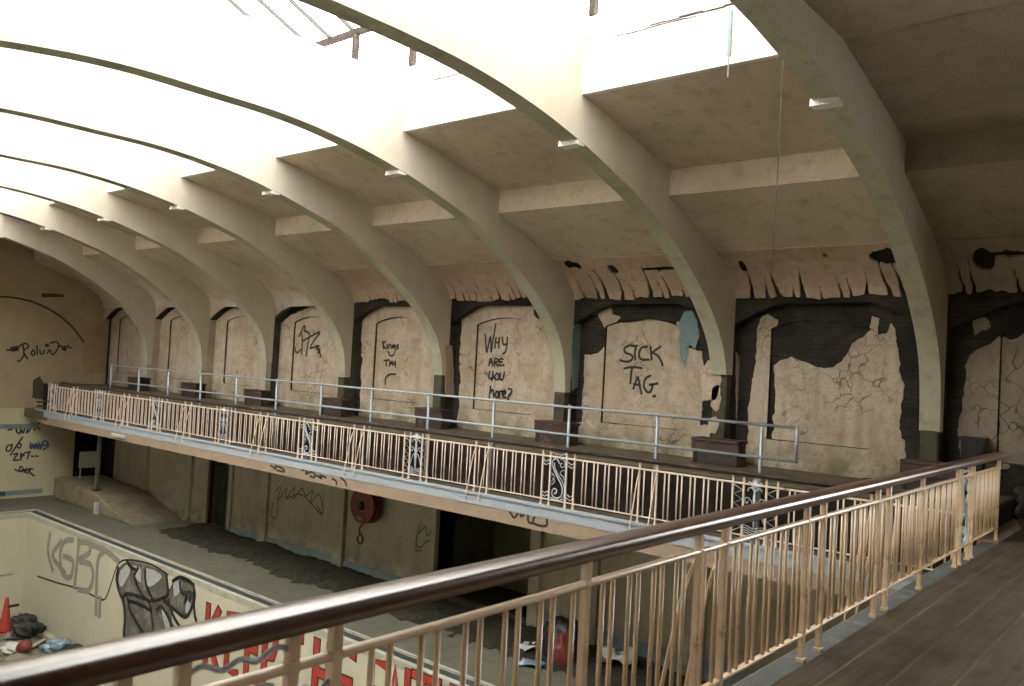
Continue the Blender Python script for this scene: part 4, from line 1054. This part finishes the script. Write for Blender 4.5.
S = full([[(680,322),(692,300),(712,260),(716,288)], [(693,295),(700,350),(695,424)], [(712,290),(742,310),(735,350),(722,434)], [(700,350),(745,325),(802,297),(765,350),(745,390),(775,382),(797,376),(780,394),(803,400),(788,414),(802,420),(806,438)], [(660,388),(662,408),(675,415),(690,398)]], Z2)
strokes_px('graffiti_tag', M['black_paint'], 0, XP, S, .065, 'angular black zigzag tag on a far niche panel', (0, 0), 1)
Zf = ((0, 280), 5.72)
S = full([[(40,400),(60,402),(65,383),(75,412),(82,378),(90,408),(97,378),(104,402)], [(131,372),(135,400),(136,432),(124,450)], [(104,386),(125,368),(150,364),(162,382),(135,408),(158,452)], [(190,400),(177,418),(190,432),(199,414),(190,400)],
          [(212,378),(212,428)], [(227,400),(233,424),(247,420),(252,402)], [(275,372),(262,366),(262,380),(278,376)], [(288,360),(325,354),(334,378),(318,412),(298,426),(285,400),(270,420)], [(340,382),(350,374),(360,402),(368,374),(371,406),(384,374),(396,388),(408,386)], [(100,462),(108,466),(118,457)]], Zf)
strokes_px('graffiti_signature', M['black_paint'], 1, Y1H, S, .060, 'black signature RolvD between zigzags on the upper end wall', (0, 0), 1)
Zg = ((0, 390), 6.233)
S = full([[(50,249),(75,245)], [(100,235),(105,262),(125,270),(131,240)], [(131,250),(145,268),(152,240)], [(165,268),(172,240),(180,228)], [(176,262),(190,240)], [(200,205),(208,228),(215,252)], [(244,205),(218,228),(246,242)]], Zg)
strokes_px('graffiti_scribble', M['black_paint'], 1, Y1H, S, .06, 'black scribble across the pale blue band on the lower end wall', (0, 0), 1)
S = full([[(75,340),(45,350),(40,380),(66,374),(75,340)], [(140,295),(98,355),(65,406)], [(117,330),(105,350),(122,362),(131,342),(117,330)], [(85,402),(110,396),(84,437),(116,435)], [(130,395),(129,437)], [(130,398),(150,404),(133,416)], [(155,392),(187,385)], [(183,385),(170,426)], [(195,412),(207,414)], [(220,411),(236,413)]], Zg)
strokes_px('graffiti_numbers', M['black_paint'], 1, Y1H, S, .06, 'black lettering o/o above 2PT on the lower end wall', (0, 0), 1)
S = full([[(190,332),(195,366),(205,336),(215,366),(224,332),(234,366),(245,330)], [(205,345),(215,345),(250,347)], [(250,368),(268,322),(290,320),(300,348),(270,372)], [(185,355),(230,350),(298,340)]], Zg)
strokes_px('graffiti_blue', M['blue_ink'], 1, Y1H, S, .07, 'dense dark blue scribble on the lower end wall', (0, 0), 1)
S = full([[(95,495),(118,506),(125,478),(138,482)], [(135,510),(145,490),(152,515)], [(165,486),(160,505),(172,520)], [(190,488),(176,502),(192,520)], [(190,488),(185,510),(212,536)], [(120,508),(160,498),(205,492)]], Zg)
strokes_px('graffiti_name', M['black_paint'], 1, Y1H, S, .06, 'black name Jack low on the end wall', (0, 0), 1)
# looping tag on the lower wall, small one by the dark opening, scrawl on the beam
Zl = ((240, 440), 4.267)
S = full([[(150,220),(175,200),(160,260),(200,205),(195,250),(235,200),(225,255),(265,205),(280,240),(310,215),(300,270),(335,230),(355,290),(350,320)], [(140,270),(135,320),(150,335),(162,300),(160,265)], [(200,250),(260,232),(330,300),(350,318),(330,280)]], Zl)
strokes_px('graffiti_loops', plain('worn_black_paint', (0.07, 0.065, 0.045), .7), 0, 15.95, S, .035, 'worn looping dark tag on the lower wall beside the hose reel pilaster', (0, 0), 1)
S = full([[(770,360),(760,400),(790,370),(800,410),(820,380)], [(750,440),(770,460),(800,430),(830,440)], [(755,400),(752,470),(775,470)], [(820,470),(815,520)]], Zl)
strokes_px('graffiti_small', plain('worn_blue_paint', (0.09, 0.13, 0.13), .7), 0, 15.95, S, .04, 'small faded blue scrawl beside the wide dark opening', (0, 0), 1)
S = full([[(130,108),(155,125),(150,112),(180,120),(190,135),(160,130)], [(265,130),(290,125),(280,145),(310,135),(320,160),(300,155)], [(325,150),(350,165),(340,150),(368,160)], [(395,165),(410,175),(412,190)], [(430,160),(450,178),(455,195)]], ((240, 440), 4.267))
strokes_px('graffiti_beam', M['black_paint'], 0, SE+.012, S, .05, 'run of black squiggles on the brown beam left of the hose reel', (0, 0), 1)
Zb = ((300, 400), 2.398)
S = full([[(503,268),(515,282),(528,262),(530,280),(545,268),(548,292),(560,296)], [(565,275),(560,295),(590,302),(592,280)]], Zb)
strokes_px('graffiti_beam', M['black_paint'], 0, SE+.012, S, .05, 'black tag on the brown beam under the gallery edge', (0, 0), 1)
# pool wall: KGBT
Zp = ((0, 500), 4.267)
S = full([[(213,148),(205,220),(225,300)], [(262,176),(225,238),(278,312)], [(312,170),(275,178),(258,230),(265,310),(300,330),(312,262),(272,240)], [(338,170),(330,260),(318,372)], [(335,180),(378,185),(382,225),(335,258),(385,275),(398,330),(378,385),(335,382)],
          [(390,192),(450,215),(505,262)], [(442,222),(418,260),(412,400),(410,485)], [(428,420),(425,492)]], Zp)
strokes_px('graffiti_letters', M['grey_paint'], 0, PX1, S, .19, 'large faded grey letters KGBT on the pool wall', (0, 0), 1)
S = full([[(160,325),(240,352),(340,380),(405,412),(440,426),(458,405),(480,340),(500,282),(530,257),(600,262),(660,282),(700,308),(716,322)]], Zp)
strokes_px('graffiti_swoosh', M['black_paint'], 0, PX1, S, .06, 'thin black swooping line from the grey letters to the mural on the pool wall', (0, 0), 1)
# grey mural: body, dark outlines, pale lights
def patch(parent, name, pts, mat, lay, Z=Zp):
    P = [hit(0, PX1, Z[0][0]+x/Z[1], Z[0][1]+y/Z[1]) for x, y in pts]; P = [(q[1], q[2]) for q in catmull([(p[1], p[2]) for p in P]+[(P[0][1], P[0][2])], 4)] if False else [(float(q[0]), float(q[1])) for q in catmull([(p[1], p[2]) for p in P]+[(P[0][1], P[0][2])], 4)[:-1]]
    mb = MB(); n = len(P); mb.add([(PX1-lay, a, b) for a, b in P]+[(PX1-lay+.002, a, b) for a, b in P], [tuple(range(n))]+[(i, (i+1) % n, n+(i+1) % n, n+i) for i in range(n)])
    return mb.build(name, mat, parent)
mur = empty('graffiti_mural', (PX1, 25, -8)); tag(mur, 'large grey and black painted mural of bulging shapes on the pool wall', 'graffiti')
patch(mur, 'body_paint', [(505,290),(545,262),(610,272),(660,290),(712,318),(720,380),(745,345),(790,330),(828,360),(835,430),(795,498),(745,470),(735,520),(760,600),(540,600),(530,500),(520,430),(498,370)], M['mural_grey'], .004)
for pts in ([(515,300),(545,275),(555,310),(520,370),(508,340)], [(625,290),(660,300),(690,330),(640,370),(625,340)], [(740,350),(770,338),(775,380),(745,410)], [(565,280),(600,290),(600,350),(580,330)], [(790,440),(815,420),(812,460),(795,485)], [(690,460),(710,470),(725,540),(712,560),(695,500)]):
    patch(mur, 'light_paint', pts, M['mural_light'], .007)
mb = MB()
for pts in ([(505,290),(498,340),(512,400),(530,440),(535,500),(530,580)], [(520,420),(545,400),(600,415),(640,440),(655,560)], [(590,290),(575,330),(605,400),(640,430),(690,420),(718,400),(712,330)], [(545,420),(560,480),(610,560)], [(550,430),(600,445),(640,470)], [(670,470),(690,455),(720,500),(740,560)], [(620,300),(625,360),(650,420)],
            [(700,430),(750,470),(795,498),(830,430),(828,360)], [(740,345),(770,330),(810,345),(828,365)], [(770,350),(775,390),(800,400),(790,440)], [(828,400),(832,480),(842,525)], [(720,430),(745,500),(770,540)], [(545,262),(560,285),(585,300)], [(785,400),(815,395),(812,430)]):
    p2 = [tuple(hit(0, PX1, Zp[0][0]+x/Zp[1], Zp[0][1]+y/Zp[1])[1:]) for x, y in pts]
    nlay = nlay+.0009 if 'nlay' in globals() else .008; ribbon(mb, p2, .11, lambda u, v, h: (PX1-h, u, v), nlay)
mb.build('outline_paint', M['black_paint'], mur, fix=False)
# red slogan
FONT = {'K': [[(0, 0), (0, 1)], [(.6, 1), (.05, .5)], [(.05, .5), (.65, 0)]], 'E': [[(.6, 1), (0, 1), (0, 0), (.62, 0)], [(0, .52), (.5, .52)]], 'P': [[(0, 0), (0, 1), (.5, .98), (.6, .75), (.45, .5), (0, .48)]],
        'T': [[(0, 1), (.75, 1)], [(.37, 1), (.37, 0)]], 'H': [[(0, 0), (0, 1)], [(.6, 0), (.6, 1)], [(0, .5), (.6, .5)]], 'F': [[(.6, 1), (0, 1), (0, 0)], [(0, .52), (.5, .52)]],
        'A': [[(0, 0), (.32, 1), (.65, 0)], [(.12, .35), (.52, .35)]], 'I': [[(0, 0), (0, 1)]]}
slog = [('K', 20.36, .85), ('E', 19.35, .75), ('E', 18.45, .75), ('P', 17.70, .75), ('T', 16.98, .95), ('H', 15.67, .80), ('E', 14.87, .85), ('F', 13.75, .70), ('A', 13.25, .75), ('I', 12.62, .5), ('T', 12.45, .7), ('H', 11.75, .7)]
for lay, w, mat, nm in ((.003, .27, 'black_paint', 'edge_paint'), (.008, .19, 'red_paint', 'letter_paint')):
    mb = MB()
    for ch, y, sw in slog:
        zt = -6.82+(20.36-y)*.052; hgt = 1.45-(20.36-y)*.03
        for ip, pth in enumerate(FONT[ch]): ribbon(mb, [(y-u*sw, zt-hgt+v*hgt) for u, v in pth], w*(.8 if y < 14 else 1), lambda u, v, h, lay=lay: (PX1-lay-h, u, v), .0009*ip, smooth=False)
    if nm == 'edge_paint': base_o = empty('graffiti_slogan', (PX1, 16, -7.5)); tag(base_o, 'large red block letters KEEP THE FAITH edged in black on the pool wall', 'graffiti')
    mb.build(nm, M[mat], base_o, fix=False)
# thin blue tube and short dark line on the far pool wall
m = MB(); q = hit(1, PY1, 0, 576); q2 = hit(1, PY1, 13, 574); m.box(q[0]-1, q2[0], PY1-.02, PY1, q2[2]-.03, q2[2]+.03); tag(m.build('painted_line', M['grey_paint']), 'short dark line on the far end wall of the pool', 'mark')
# small white label on the gallery beam
q = hit(0, SE+.03, 120, 433); m = MB(); m.box(SE-.045, SE+.045, q[1]-.45, q[1]+.45, -3.06, -2.96); tag(m.build('tube_light', M['white_card']), 'short white strip fitting under the far gallery edge', 'light fitting')
